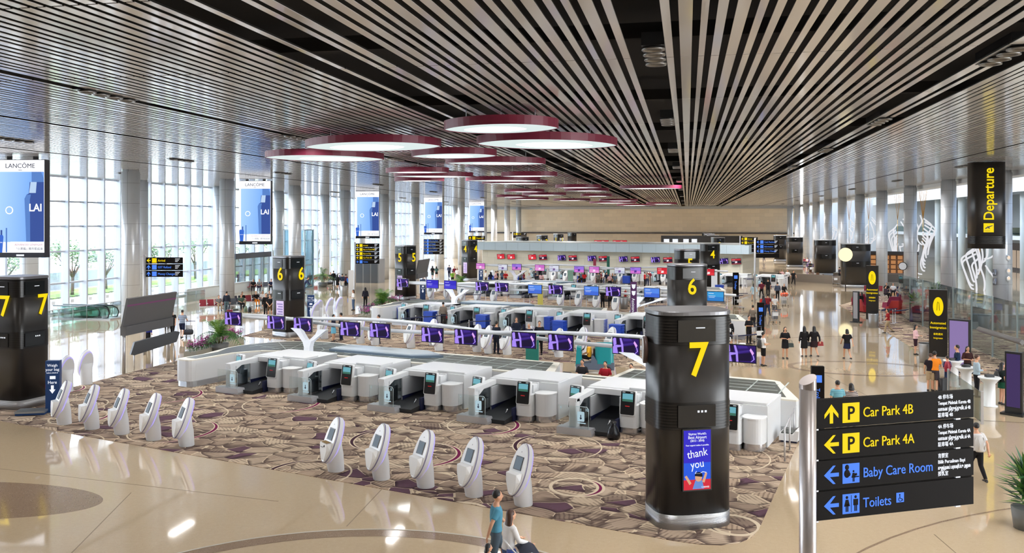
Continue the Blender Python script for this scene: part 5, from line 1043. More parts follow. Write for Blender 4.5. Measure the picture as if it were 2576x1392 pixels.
# seated people are placed with their chairs
def seat_mesh():
    q = MB(); q.prismx([(-.24, .42), (.2, .39), (.2, .45), (-.24, .47)], -.26, .26); q.prismx([(.17, .42), (.3, .93), (.35, .92), (.23, .4)], -.26, .26); a = q.mesh('seat_shell', WHITE)
    q = MB(); q.tube([(-.28, .12, .3), (-.28, .14, .02)], .02, 6); q.tube([(-.28, -.2, .02), (-.28, .28, .02)], .02, 6); q.tube([(-.29, -.2, .6), (-.29, .2, .62)], .018, 5); q.tube([(-.29, .16, .3), (-.29, .2, .62)], .018, 5); q.box(-.3, .3, .05, .12, .3, .36); b_ = q.mesh('leg_frame', STEEL); return a, b_
SM = seat_mesh()
def seat(p, rz, c, lb, group): r = empty('waiting_seat', p, rz, lb, 'chair', group); child('seat_shell', SM[0], r, mat('seat_%d_%d_%d' % c, c, .55)); obj('leg_frame', SM[1], r); return r
SR, SP, SG, SB = (140, 24, 44), (92, 60, 110), (70, 74, 84), (52, 48, 66)
def seat_row(x, y, n, rz, cs, nm, sits, grp):
    p0 = floorpt(x, y); R = math.radians(rz); d = Vector((math.cos(R), math.sin(R), 0))
    for i in range(n):
        p = p0+d*.62*i; c = cs[i % len(cs)]; cn = {SR: 'red', SP: 'purple', SG: 'grey', SB: 'dark violet'}[c]
        seat(p, R, c, '%s waiting seat %s, %s in its row' % (cn, nm, ORD[i]), grp)
        if i in sits:
            st = sits[i]; person(0, 700, 'sit', rz+st[3] if len(st) > 3 else rz, st[0], st[1] if not isinstance(st[1], tuple) or len(st[1]) == 3 and isinstance(st[1][0], str) else T(st[1]), st[2], 'seated passenger in %s on the %s seat %s' % (cname(st[0]), ORD[i], nm), 1.68, .5, loc=(p.x-.02*math.sin(R), p.y, 0))
def cname(c): return {BK: 'black', NV: 'navy', GY: 'grey', WH: 'white', RD: 'red', DB: 'denim blue', BE: 'beige', PK: 'pink', GN: 'green', OR_: 'orange', MR: 'maroon'}.get(c, 'mixed colours')
seat_row(512, 783, 6, 32, [SR, SR, SR, SR, SG, SG], 'near the escalators', {2: (GY, BE, ('short', 'k')), 3: (DB, NV, ('short', 'k')), 5: ((70, 90, 80), BK, ('short', 'k'))}, 'waiting seats near the escalators')
seat_row(592, 772, 9, 38, [SB, SB, SR, SB, SG, SR, SB, SG, SB], 'between column and tower six', {1: (BK, BE, ('short', 'b')), 3: (BK, OR_, ('short', 'y')), 4: (WH, GY, ('bob', 'k')), 5: (GY, WH, ('short', 'k')), 6: (NV, BK, ('short', 'k')), 7: (BK, NV, ('short', 'r')), 8: (BK, BK, ('short', 'k'))}, 'waiting seats left of tower six')
seat_row(592, 733, 8, 12, [SP, SP, SR, SR, SR, SG, SP, SP], 'in the pale row by the glass', {3: (BK, BK, ('long', 'k')), 4: (GY, NV, ('short', 'b')), 6: (NV, BK, ('short', 'k'))}, 'waiting seats by the glass front')
seat_row(780, 712, 7, 5, [SP, SR, SP, SR, SG, SG, SP], 'right of tower six', {0: (BK, BK, ('short', 'k')), 4: (BK, NV, ('short', 'k'))}, 'waiting seats right of tower six')
seat_row(2180, 742, 6, -25, [SR, SP, SR, SG, SP, SR], 'behind the immigration totem', {1: (GY, NV, ('long', 'k'), 90), 3: (BK, BK, ('short', 'k')), 4: (WH, BK, ('short', 'k')), 5: (NV, NV, ('short', 'k'))}, 'lounge waiting seats')
seat_row(2262, 752, 7, -25, [SR, SP, SP, SR, SP, SR, SP], 'in the lounge before the column', {0: (GY, DB, ('short', 'k')), 1: (NV, NV, ('short', 'k')), 3: (RD, RD, ('bob', 'k')), 4: (RD, RD, ('short', 'k')), 5: (RD, BK, ('short', 'k'))}, 'lounge waiting seats in the middle')
seat_row(1966, 652, 6, 60, [SR, SP, SR, SP, SR, SP], 'at the far end of the walkway', {}, 'far waiting seats of the walkway')
seat_row(1984, 664, 8, -62, [SR, SP, SG, SR, SP, SG, SR, SP], 'along the far right columns', {0: (MR, BK, ('long', 'k')), 2: (WH, BK, ('short', 'k')), 3: (NV, BK, ('short', 'k')), 5: (BK, BK, ('short', 'k')), 6: (MR, NV, ('short', 'k')), 7: (PK, BK, ('bob', 'k'))}, 'far right waiting seats')
seat_row(2030, 678, 5, -55, [SP, SG, SP, SR, SP], 'past the plain dark towers', {1: (BK, BK, ('short', 'k')), 3: (MR, BK, ('short', 'k'))}, 'waiting seats past the plain towers')
# lounge armchairs
def armchair(px, py, rz, c, lb):
    r = empty('lounge_chair', floorpt(px, py), math.radians(rz), lb, 'armchair', 'faceted red lounge chairs'); m = mat('lounge_%d_%d_%d' % c, c, .7)
    q = MB(); q.prism([(-.5, -.45), (.5, -.45), (.55, .4), (-.55, .4)], .12, .42); q.build('seat', m, r)
    q = MB(); q.loft([[(-.62, .5, .08), (-.58, .3, .08), (.58, .3, .08), (.62, .5, .08)], [(-.66, .62, .6), (-.55, .42, .6), (.55, .42, .6), (.66, .62, .6)], [(-.45, .66, 1.1), (-.42, .54, 1.1), (.42, .54, 1.1), (.45, .66, 1.1)]], smooth=False); q.build('backrest', m, r)
    for s_ in (1, -1): q = MB(); q.prismx([(-.45, .1), (.5, .08), (.6, .62), (-.3, .56)], min(s_*.5, s_*.64), max(s_*.5, s_*.64)); q.build('armrest', m, r)
    q = MB(); [q.tube([(a, b_, 0), (a, b_, .13)], .025, 6) for a in (-.42, .42) for b_ in (-.35, .35)]; q.build('feet', STEEL, r); return r
for a in [(2164, 770, 150, (150, 20, 60), 'magenta lounge chair with a seated woman, nearest the immigration totem'), (2176, 786, 100, (160, 40, 40), 'red lounge chair turned sideways before the first totem'), (2243, 778, 180, (130, 26, 64), 'dark pink lounge chair seen from behind in the lounge'), (2252, 790, 170, (170, 44, 36), 'orange-red lounge chair seen from behind, nearest the queue ropes'),
          (2272, 774, 200, (140, 20, 70), 'magenta lounge chair right of the gap'), (2334, 808, 185, (120, 16, 34), 'deep red lounge chair beside the potted plant'), (2345, 790, 200, (120, 40, 60), 'plum lounge chair behind the deep red one')]: armchair(*a)
person(2168, 772, 'sit', 200, BK, T(BK), ('long', 'k'), 'woman in black seated on the magenta lounge chair', 1.66, .9); person(2336, 800, 'sit', 190, WH, T(NV), ('short', 'g'), 'person in white and navy seated in the deep red chair', 1.66, .5)
person(2227, 752, 'sit', 100, (60, 50, 60), T(BK), ('short', 'k'), 'man in dark clothes seated sideways in the lounge', 1.72, .9)
# staff seated behind the near island
for x, D, c, hc, lb in ((1465, 37.3, (44, 44, 48), 'k', 'seated clerk in dark shirt behind the near island'), (1523, 36.8, (170, 36, 48), 'k', 'seated clerk in red behind the near island'), (1588, 36.2, (30, 34, 50), 'k', 'seated clerk in navy behind the near island, beside the branching support')):
    p = atD(x, 950, D+1.2); person(0, 800, 'sit', -20, c, T(NV), ('short', hc), lb, 1.7, .5, loc=(p.x, p.y, 0))
def office_chair(p, rz, lb):
    r = empty('office_chair', p, rz, lb, 'chair', 'mesh-back office chairs'); q = MB(); q.prism(rrect(.48, .46, .08), .44, .5); q.build('seat', BLACK, r)
    q = MB(); q.x = Matrix.Translation((0, .24, .56)) @ Matrix.Rotation(-.12, 4, 'X'); q.prismy(rrect(.46, .56, .08, 3, 0, .3), 0, .035); q.build('backrest', mat('mesh_back', (70, 72, 78), .6), r)
    q = MB(); q.tube([(0, 0, .1), (0, 0, .44)], .03, 8)
    for k in range(5): a = k*1.257; q.tube([(0, 0, .1), (.3*math.cos(a), .3*math.sin(a), .05)], .02, 6); q.ball((.3*math.cos(a), .3*math.sin(a), .03), .03, 6, 4)
    q.build('star_base', CHROME, r)
    for s_ in (1, -1): q = MB(); q.tube([(s_*.26, .1, .48), (s_*.28, .08, .66), (s_*.28, -.16, .68)], .016, 5); q.build('armrest', BLACK, r)
    return r
p = RW(-13.75, 1.9); office_chair(p, .4, 'office chair between the first two bag drop units of the near island'); office_chair(RW(-17.6, 26), .4, 'office chair between units of the second island'); office_chair(RW(-3.4, 5.9), 2.6, 'office chair behind the near island desk'); 
person(0, 800, 'sit', 200, (160, 36, 48), T(BK), ('short', 'k'), 'seated clerk in red at the first counter of the second island', 1.62, .5, loc=RW(-22.0, 25.6))
# ---------------------------------------------------------------- luggage trolleys
def trolley():
    r = empty('luggage_trolley', (0, 0, 0), 0, 'x', 'trolley', 'g')
    q = MB(); q.tube([(-.26, .45, .12), (-.26, .5, 1.0), (.26, .5, 1.0), (.26, .45, .12)], .018, 6); q.tube([(-.26, .45, .18), (-.2, -.5, .12), (.2, -.5, .12), (.26, .45, .18)], .018, 6)
    for x in (-.1, 0, .1): q.tube([(x, .45, .18), (x*.8, -.5, .13)], .01, 5)
    q.tube([(-.26, .42, .72), (-.24, .15, .74), (.24, .15, .74), (.26, .42, .72)], .012, 5); q.build('frame', STEEL, r)
    q = MB(); q.box(-.22, .22, .13, .15, .5, .78); q.build('advert_plate', OFFW, r)
    q = MB(); q.tube([(-.3, .5, 1.0), (.3, .5, 1.0)], .026, 8); q.build('handle', NAVY, r)
    for x, y in ((-.24, .42), (.24, .42), (0, -.46)): q = MB(); q.x = Matrix.Translation((x, y, .07)) @ Matrix.Rotation(math.pi/2, 4, 'Y'); q.lathe([(.02, -.02), (.07, -.02), (.07, .02), (.02, .02)], 12); q.build('wheel', BLACK, r)
    return r
for i, (x, y, rz, lb) in enumerate([(1608, 1082, -28, 'luggage trolley with a heart plate beside the big tower seven'), (474, 850, 5, 'loaded luggage trolley of the striped shirt man'), (1972, 770, 180, 'trolley with a silver suitcase and orange bag'), (1949, 812, 180, 'trolley with stacked cases pushed by the printed white t-shirt man'), (1968, 722, 180, 'trolley with a red bag in the far group'),
      (1902, 856, 10, 'empty luggage trolley left of the reception totem base'), (1914, 866, 10, 'empty luggage trolley right under the trolley totem'), (1862, 777, 20, 'empty trolley beside the third row totem'), (2104, 716, 0, 'empty trolley by the café counter'), (2148, 722, 0, 'trolley before the dark tower at the café'), (2318, 800, 0, 'trolley behind the tall plant pot'), (1590, 905, 0, 'small cart with round wheels behind the near rail')]):
    make(trolley, 'tr', floorpt(x, y), math.radians(rz), lb, 'luggage trolleys')
tr1 = floorpt(1608, 1082)
q = MB(); q.prismy([(0, -.09), (.1, .02), (.07, .09), (0, .05), (-.07, .09), (-.1, .02)], -.012, 0); hp = tag(q.build('heart_plate', mat('heart_red', (210, 40, 60), .5), loc=tr1+Vector((.06, .1, .64)), rz=RA), 'red heart badge on the trolley plate beside the big tower', 'badge'); text('lettering', 'SG', .08, WHITE, hp, (-.05, -.016, -.03))
for p, c, lb, k, z in [((floorpt(474, 850)-Vector((0, .1, 0))), (30, 34, 50), 'dark duffel bag on the striped shirt man trolley', 'duffel_bag', .2), (floorpt(1972, 768), (150, 156, 160), 'silver suitcase on the trolley with orange bag', 'suitcase', .1), (floorpt(1976, 768)+Vector((0, .35, 0)), (226, 90, 40), 'orange bag on top of the trolley load', 'duffel_bag', .75), (floorpt(1949, 811), (90, 90, 96), 'grey suitcase on the white t-shirt man trolley', 'suitcase', .18),
     (floorpt(1968, 722), (180, 40, 44), 'red duffel bag on the far group trolley', 'duffel_bag', .3), (floorpt(2374, 988), (28, 28, 34), 'black suitcase beside the orange shirt man', 'suitcase', 0), (floorpt(585, 800), (40, 44, 40), 'dark duffel with yellow straps in the luggage pile', 'duffel_bag', .0), (floorpt(593, 797), (70, 78, 74), 'grey-green suitcase in the luggage pile by the column', 'suitcase', 0), (floorpt(578, 800), (110, 24, 44), 'maroon suitcase in the luggage pile by the column', 'suitcase', 0),
     (floorpt(628, 786), (30, 32, 40), 'black backpack on the floor before the seats', 'backpack', 0), (floorpt(618, 785), (110, 130, 110), 'grey green bag on the floor before the seats', 'backpack', 0), (floorpt(829, 716), (28, 28, 34), 'black bag on the floor by the lift group', 'duffel_bag', 0), (RW(.75, .15), (20, 20, 22), 'tied black plastic sack at the fifth bag drop unit', 'plastic_sack', 0)]:
    bag(p, c, lb, k, .3, z)
def held(px, py, dx, dz, c, lb, k, rz=0, dy=0): p = floorpt(px, py); bag((p.x+dx, p.y+dy), c, lb, k, math.radians(rz), dz)
held(1975, 903, .3, .62, (40, 54, 52), 'dark green handbag of the woman in black dress', 'handbag'); held(2023, 898, .3, .58, (38, 42, 56), 'dark handbag carried between the two women', 'handbag'); held(2048, 899, .34, .62, (150, 34, 40), 'red shoulder bag of the long-haired woman', 'handbag')
held(1920, 921, -.2, .9, (36, 34, 36), 'dark backpack of the white t-shirt man', 'backpack', 95, -.0); held(1920, 796, 0, .95, (30, 40, 66), 'blue backpack of the woman in red', 'backpack', 355, -.2); held(2383, 976, -.1, .75, (150, 34, 54), 'red and blue backpack of the child', 'backpack', 20, -.2); held(2521, 1018, -.22, .9, (28, 28, 30), 'black backpack of the green skirt woman', 'backpack', 90); held(2457, 1211, 0, .88, (200, 198, 196), 'pale backpack of the person right of the big sign', 'backpack', 358, -.19)
# ride-on cleaning machine with its driver
TEAL = mat('machine_teal', (20, 140, 150), .35); MG = mat('machine_grey', (88, 100, 120), .45)
mp_ = floorpt(1499, 936); r = empty('cleaning_machine', mp_, math.radians(-8), 'teal ride-on floor cleaning machine crossing behind the near island', 'machine')
q = MB(); q.prism(rrect(.9, .8, .2, 4, .42, 0), .45, 1.25); q.prism(rrect(.84, .74, .2, 4, .42, 0), 1.25, 1.42); q.build('tank', TEAL, r)
q = MB(); q.prismy([(-.95, .15), (.9, .15), (.9, .5), (.05, .62), (-.1, .85), (-.2, .85), (-.22, .5), (-.95, .4)], -.38, .38); q.build('chassis', MG, r)
q = MB(); q.prismy([(-.98, .3), (-.62, .3), (-.72, 1.2), (-.92, 1.25)], -.33, .33); q.build('front_panel', TEAL, r); q = MB(); q.tube([(-.72, 0, 1.0), (-.55, 0, 1.18)], .025, 6); q.tube([(-.55+.06*math.cos(a), .17*math.sin(a), 1.2+.14*math.cos(a)) for a in (i*.524 for i in range(13))], .018, 6); q.build('steering_wheel', BLACK, r)
for x in (-.7, .6):
    for s_ in (.36, -.36): q = MB(); q.x = Matrix.Translation((x, s_, .17)) @ Matrix.Rotation(math.pi/2, 4, 'X'); q.lathe([(.05, -.05), (.17, -.05), (.17, .05), (.05, .05)], 16); q.build('wheel', BLACK, r)
q = MB(); q.box(-.12, .0, -.25, .25, .7, 1.15); q.build('seat_back', BLACK, r)
person(0, 900, 'sit', -98, (236, 176, 50), T(BK), ('short', 'k'), 'driver in a yellow shirt on the teal cleaning machine', 1.7, .5, loc=(mp_.x-.32, mp_.y+.04, 0), z=.24)
# ---------------------------------------------------------------- boards, totems and stands
BD = mat('board_grey', (86, 86, 88), .5)
a, c = floorpt(311, 940), floorpt(423, 908); az = math.atan2(c.y-a.y, c.x-a.x); L = (c-a).length
r = empty('leaning_board', a, az, 'large grey leaning display board on two steel posts', 'board')
for x in (0, L): q = MB(); q.tube([(x, 0, 0), (x, 0, 2.1)], .09, 12); q.build('post', STEEL, r)
q = MB(); q.x = Matrix.Translation((0, 0, 1.95)) @ Matrix.Rotation(math.radians(12), 4, 'X'); q.mi(0).box(-.25, L+.15, -.06, .06, .35, 1.75); q.mi(1).box(-.25, L+.15, -.07, -.06, 1.36, 1.44); q.build('board_panel', [BD, mat('board_violet', (120, 60, 110), .5)], r)
q = MB(); q.box(-.12, L+.15, -.22, .1, 1.85, 2.3); q.build('lower_box', BD, r)
r = empty('low_tilted_board', floorpt(333, 930), az*.6, 'low tilted dark board on thin legs under the leaning board', 'board')
q = MB(); q.prismy([(-.1, .75), (.1, 1.35), (2.3, 1.7), (2.5, 1.65), (2.3, 1.15), (.1, .7)], -.05, .12); q.build('board_panel', mat('board_dark', (60, 62, 66), .5), r)
for x in (.1, 1.05, 2.2): q = MB(); q.tube([(x, .03, 0), (x, .03, .95)], .035, 8); q.build('leg', STEEL, r)
r = empty('leaning_board', floorpt(1046, 748), az, 'smaller grey leaning board right of tower five', 'board'); q = MB(); q.x = Matrix.Translation((0, 0, 1.9)) @ Matrix.Rotation(math.radians(12), 4, 'X'); q.box(-.25, L, -.06, .06, .35, 1.8); q.build('board_panel', BD, r); q = MB(); q.box(-.12, L, -.22, .1, 1.8, 2.3); q.build('lower_box', BD, r)
for x in (0, L): q = MB(); q.tube([(x, 0, 0), (x, 0, 2.1)], .09, 12); q.build('post', STEEL, r)
WB = mat('weigh_blue', (24, 62, 116), .4)
def weigh():
    r = empty('weighing_totem', (0, 0, 0), 0, 'x', 'scale', 'g'); q = MB(); q.box(0, .5, 0, .3, 0, 2.0); q.build('totem_body', WB, r)
    for s_, z, sz in (('Weigh', 1.78, .15), ('your bag', 1.62, .15), ('before check-in', 1.52, .07), ('Here', 1.12, .17)): text('lettering', s_, sz, LWHITE, r, (.25, -.01, z), align='CENTER')
    q = MB(); q.box(.16, .36, -.01, 0, 1.3, 1.42); q.prismy([(.2, 1.06), (.3, 1.06), (.3, .9), (.36, .9), (.25, .74), (.14, .9), (.2, .9)], -.01, 0); q.build('arrow_mark', LWHITE, r)
    q = MB(); q.box(-.95, .1, -.45, .25, .1, .17); q.build('scale_plate', mat('scale_steel', (170, 176, 182), .3, .7), r); q = MB(); q.box(-.93, .1, -.43, .23, .03, .1); q.build('scale_base', WB, r); return r
for i, (x, y, rz, lb) in enumerate([(114, 1040, 12, 'navy weigh your bag totem with scale plate beside the edge tower'), (773, 812, 12, 'navy weigh your bag totem right of tower six'), (1057, 757, 12, 'blue weigh your bag totem right of tower five'), (1205, 712, 12, 'blue weigh your bag totem right of tower four')]):
    make(weigh, 'wt', floorpt(x, y), math.radians(rz), lb, 'weigh your bag totems')
def totem(px, py, w, h, d, rz, label, letters=None, lc=BLUE, body=SIGNB, side=True):
    r = empty('information_totem', floorpt(px, py), math.radians(rz), label, 'totem'); q = MB(); q.box(-w/2, w/2, 0, d, .0, h); q.build('totem_body', body, r)
    if letters: q = MB(); q.box(-w*.3, w*.3, -.01, 0, h-.55, h-.55+w*.6); q.build('pictogram_plate', lc, r); text('lettering', letters, w*.5, lc, r, (-w*.2, -.01, h-.75), (math.pi/2, math.pi/2, 0))
    return r
totem(1914, 857, .42, 2.35, .2, -8, 'slim black trolley totem with blue lettering on the walkway', 'Trolleys'); totem(2058, 1094, .42, 2.35, .2, -8, 'slim black trolley totem partly hidden behind the big sign', 'Trolleys'); totem(1851, 768, .5, 2.9, .2, -8, 'slim dark totem before the counter building end', 'Trolleys')
totem(1338, 936, .62, 1.8, .25, -12, 'green standing sign behind the near rail', None, body=mat('sign_green', (20, 110, 100), .5)); totem(1359, 772, .45, 2.0, .15, -10, 'yellow paper notice stand before the second rail', None, body=mat('notice_yellow', (226, 214, 110), .6))
r = totem(1594, 832, .42, 3.3, .25, -8, 'tall purple assistance totem behind the near rail', None, body=mat('totem_purple', (84, 34, 94), .5)); text('lettering', 'Assistance', .3, LWHITE, r, (-.12, -.01, 2.2), (math.pi/2, math.pi/2, 0))
q = MB(); [q.prismy([(-.14, z+.14), (.14, z+.14), (.1, z-.1), (0, z-.18), (-.1, z-.1)], -.01, 0) for z in (3.0, 2.55)]; q.build('shield_mark', LWHITE, r)
totem(1496, 712, .35, 2.9, .2, -8, 'slim maroon totem rising before the tiled wall', None, body=mat('totem_maroon', (130, 40, 66), .5)); totem(1530, 714, .35, 3.3, .2, -8, 'slim dark green totem rising before the tiled wall', None, body=mat('totem_green', (16, 84, 74), .5)); totem(1435, 722, .6, 1.9, .3, -8, 'pale green display stand among the crowd', None, body=mat('stand_green', (150, 196, 184), .5))
totem(883, 738, .55, 2.4, .12, 10, 'white standing sign left of the lift doors', None, body=OFFW); totem(1797, 742, .6, 2.6, .15, -10, 'white lit notice panel right of tower six', None, body=mat('notice_white', (240, 240, 244), emit=.7))
def imm(px, py, w, h, lb):
    r = empty('immigration_totem', floorpt(px, py), math.radians(-28), lb, 'totem', 'immigration totems'); q = MB(); q.mi(0).box(-w/2, w/2, 0, .35, .5, h); q.mi(1).box(-w/2, w/2, .02, .33, 0, .5); q.build('totem_body', [DARK, m_ribbed()], r)
    q = MB(); q.prismy([(.24*math.cos(a), h-.85+.48*math.sin(a)) for a in (i*.25 for i in range(25))], -.02, 0); q.build('yellow_oval', YEL, r)
    text('lettering', 'Automated', .17, YEL, r, (0, -.01, h-1.75), align='CENTER', bold=.002); text('lettering', 'Immigration', .17, YEL, r, (0, -.01, h-1.98), align='CENTER', bold=.002); text('lettering', '自助通关', .12, YEL, r, (0, -.01, h-2.3), align='CENTER', bold=.001); text('lettering', 'Imigresen', .12, YEL, r, (0, -.01, h-2.5), align='CENTER', bold=.001)
    q = MB(); q.tube([(-.06, -.03, h-1.05), (-.04, -.03, h-.7), (-.02, -.03, h-.6)], .012, 5); q.tube([(.06, -.03, h-1.05), (.04, -.03, h-.72), (.02, -.03, h-.62)], .012, 5); q.build('hand_mark', SIGNB, r); return r
imm(2194, 822, .8, 4.3, 'dark immigration totem with yellow oval, the farther one'); imm(2360, 922, .85, 3.9, 'dark immigration totem with yellow oval before the glass, the nearer one')
# advertising panels, stands, bins near the gates
for i, (x, y, w, h, lb) in enumerate([(2412, 938, 1.0, 2.6, 'lilac lit advert panel with black frame behind the officers'), (2549, 1045, .6, 2.4, 'violet advert panel at the right edge behind the glass'), (2152, 812, .45, 2.3, 'slim steel and black panel stand in the walkway')]):
    r = empty('poster_stand', floorpt(x, y), math.radians(-50), lb, 'panel'); q = MB(); q.box(-w/2, w/2, 0, .18, .08, h); q.build('panel_frame', BLACK, r); q = MB(); q.box(-w/2+.06, w/2-.06, -.01, 0, .3, h-.08); q.build('panel_face', mat('lilac_%d' % i, [(176, 150, 214), (84, 64, 120), (150, 150, 156)][i], emit=.6 if i < 2 else 0), r); q = MB(); q.box(-w/2-.1, w/2+.1, -.2, .4, 0, .08); q.build('foot_plate', BLACK, r)
for i, (x, y) in enumerate([(2398, 972), (2430, 992), (2489, 1022)]):
    r = empty('round_stand', floorpt(x, y), 0, 'white round-topped stand near the gates, %s of three' % ['farthest', 'middle', 'nearest'][i], 'stand', 'white round stands'); q = MB(); q.lathe([(.3, 0), (.3, .03), (.22, .05), (.21, .9), (.36, 1.08), (.42, 1.12), (.42, 1.16)], 24); q.build('pedestal', WHITE, r); q = MB(); q.box(-.15, .15, -.1, .1, 1.16, 1.26); q.build('device', BLACK, r)
def planter_box(px, py, lb, kind='steel'):
    r = empty('steel_bin', floorpt(px, py), 0, lb, 'bin', 'steel bins'); q = MB(); q.lathe([(.3, 0), (.36, .95), (.36, 1.0)], 24); q.build('bin_body', m_ribbed(), r); q = MB(); q.lathe([(.36, 1.0), (.3, 1.03), (.22, 1.03)], 24); q.build('bin_lid', BLACK, r)
for x, y, lb in ((2197, 825, 'steel bin at the base of the farther immigration totem'), (2329, 912, 'tall steel bin left of the nearer immigration totem'), (1570, 778, 'steel bin right of the third row kiosks'), (865, 745, 'steel bin left of the lift doors')): planter_box(x, y, lb)
# rails: short railing by the last unit, queue posts
r = empty('short_railing', floorpt(1974, 1162), 0, 'short steel railing of four posts at the carpet corner', 'railing'); a = floorpt(1969, 1162); c = floorpt(2004, 1082)
for k in range(4): p = lerp(a, c, k/3)-a; q = MB(); q.tube([p, p+Vector((0, 0, 1.05))], .03, 8); q.build('post', STEEL, r)
q = MB(); q.tube([Vector((0, 0, 1.02)), c-a+Vector((0, 0, 1.02))], .022, 8); q.build('top_rail', STEEL, r)
def qpost(): r = empty('queue_post', (0, 0, 0), 0, 'x', 'post', 'g'); q = MB(); q.lathe([(.17, 0), (.17, .02), (.03, .03), (.03, .95), (.04, .96), (.04, 1.02)], 12); q.build('pole', STEEL, r); q = MB(); q.box(-.025, .025, 0, 1.5, .88, .94); q.build('belt', NAVY, r); return r
qp = [(913, 800, -90), (1010, 836, -60), (1046, 832, -70), (1098, 828, -60), (1180, 845, -70), (1121, 760, 0), (1168, 768, -80), (1222, 762, -80), (1276, 768, -80), (1318, 772, -80), (1333, 774, 0), (1434, 772, -80), (1475, 774, -80), (1622, 790, -60), (1630, 800, -80), (1846, 888, 0), (1855, 886, -60), (1830, 770, -80), (1842, 764, -80), (1870, 722, -60), (1878, 724, -60), (2206, 812, -60), (2216, 814, -60), (2224, 810, -60), (2246, 815, -60), (2252, 813, -60), (2556, 1000, 0)]
for i, (x, y, rz) in enumerate(qp): make(qpost, 'qp', floorpt(x, y), math.radians(rz), 'steel queue post with belt, %s' % ('number %s from the left among all of them' % ORD[i] if i < 20 else '%s of those on the right near the lounge' % ORD[i-20]), 'steel queue posts')
# clock on the big tower side, lamps and clocks on columns
r = empty('round_clock', atD(1622, 880, 21.5), -.07, 'round brown-rimmed clock on the side of the big tower seven', 'clock'); q = MB(); q.x = Matrix.Rotation(math.pi/2, 4, 'Y'); q.lathe([(.33, -.04), (.33, .04), (.28, .06)], 28); q.build('clock_case', mat('clock_brown', (70, 50, 46), .4), r); q = MB(); q.x = Matrix.Rotation(math.pi/2, 4, 'Y'); q.lathe([(.28, -.055), (.28, -.045)], 28); q.build('clock_face', OFFW, r)
c85 = HL(22.3, 68.8); 
for i, (dx, y) in enumerate([(-.0, 650), (0, 683), (0, 702)]):
    p = atD(2537, y, c85.y-.75); r = empty('wall_lamp', p, 0, 'white wall lamp with pale glowing cap on the nearest right column, %s from its top' % ORD[i], 'lamp', 'lamps on the nearest right column'); q = MB(); q.ball((0, 0, 0), (.13, .12, .2)); q.build('lamp_shell', OFFW, r); q = MB(); q.ball((-.01, -.06, .04), (.1, .08, .13)); q.build('lamp_glow', mat('lamp_warm', (255, 226, 200), emit=1.), r)
for i, y in enumerate((686, 709)):
    p = atD(2502, y, c85.y-.35); r = empty('cylinder_lamp', p, 0, 'dark cylinder lamp on the left of the nearest right column, %s' % ['upper', 'lower'][i], 'lamp', 'cylinder lamps'); q = MB(); q.lathe([(.1, -.24), (.13, -.18), (.13, .24)], 14); q.build('lamp_body', mat('lamp_grey', (120, 122, 130), .3, .6), r)
p = atD(2271, 670, HL(22.3, 95.4).y-.5); r = empty('round_clock', p, -.5, 'round dark-rimmed clock on the third right column', 'clock'); q = MB(); q.x = Matrix.Rotation(math.pi/2, 4, 'X'); q.lathe([(.42, -.1), (.42, .1)], 24); q.build('clock_case', BLACK, r); q = MB(); q.x = Matrix.Rotation(math.pi/2, 4, 'X'); q.lathe([(.36, .1), (.36, .12)], 24); q.build('clock_face', OFFW, r)
# ---------------------------------------------------------------- plants
LEAFM = [mat('leaf_green_%d' % i, c, .5) for i, c in enumerate([(70, 120, 50), (120, 160, 60), (44, 90, 50)])]; MAGN = mat('orchid_magenta', (170, 40, 140), .6)
def palm_mesh(h, n, seed, R=1.5):
    rn = random.Random(seed); q = MB()
    for k in range(n):
        a = 2*math.pi*k/n+rn.random(); el = .35+rn.random()*1.0; L = R*(.7+.5*rn.random()); q.mi(k % 3); pts = []
        for j in range(8):
            t = j/7; r_ = L*t*math.cos(el)*(.9+.2*t); z = h+L*(t*math.sin(el)-t*t*(.75 if el < 1 else .35)); pts.append(Vector((r_*math.cos(a), r_*math.sin(a), z)))
        q.tube(pts, [.018*(1-.08*j) for j in range(8)], 4, caps=False); side = Vector((-math.sin(a), math.cos(a), 0))
        for j in range(1, 8):
            for t in (0, .5):
                p = lerp(pts[j-1], pts[j], t); f = (pts[j]-pts[j-1]).normalized(); l_ = .42*math.sin(math.pi*(j+t)/9)+.06
                for s_ in (1, -1):
                    tip = p+side*s_*l_+f*l_*.6-Vector((0, 0, l_*.45)); w = f*.028; q._a([p-w, p+w, tip], [(0, 1, 2)]); 
    return q
def palm(px, py, h, sc, lb, seed, flowers=True):
    r = empty('potted_palm', floorpt(px, py), 0, lb, 'plant'); q = palm_mesh(h, 22, seed, sc); q.build('fronds', LEAFM, r)
    q = MB(); [q.tube([(.12*math.cos(k*1.6), .12*math.sin(k*1.6), .4), (.25*math.cos(k*1.6), .25*math.sin(k*1.6), h)], .035, 6) for k in range(4)]; q.build('stems', mat('stem_brown', (110, 100, 50), .7), r)
    q = MB(); q.lathe([(.45, 0), (.55, .5), (.5, .5)], 20); q.build('pot', mat('pot_grey', (110, 112, 112), .5), r)
palm(551, 886, .9, 1.6, 'large feathery palm left of the near island, under the first monitor', 3); palm(962, 790, .9, 1.7, 'feathery palm beside the second island wing', 5); palm(1158, 732, .9, 1.5, 'dark palm before tower four', 8); palm(812, 722, 1.2, 1.7, 'palm in front of the glass lift', 9)
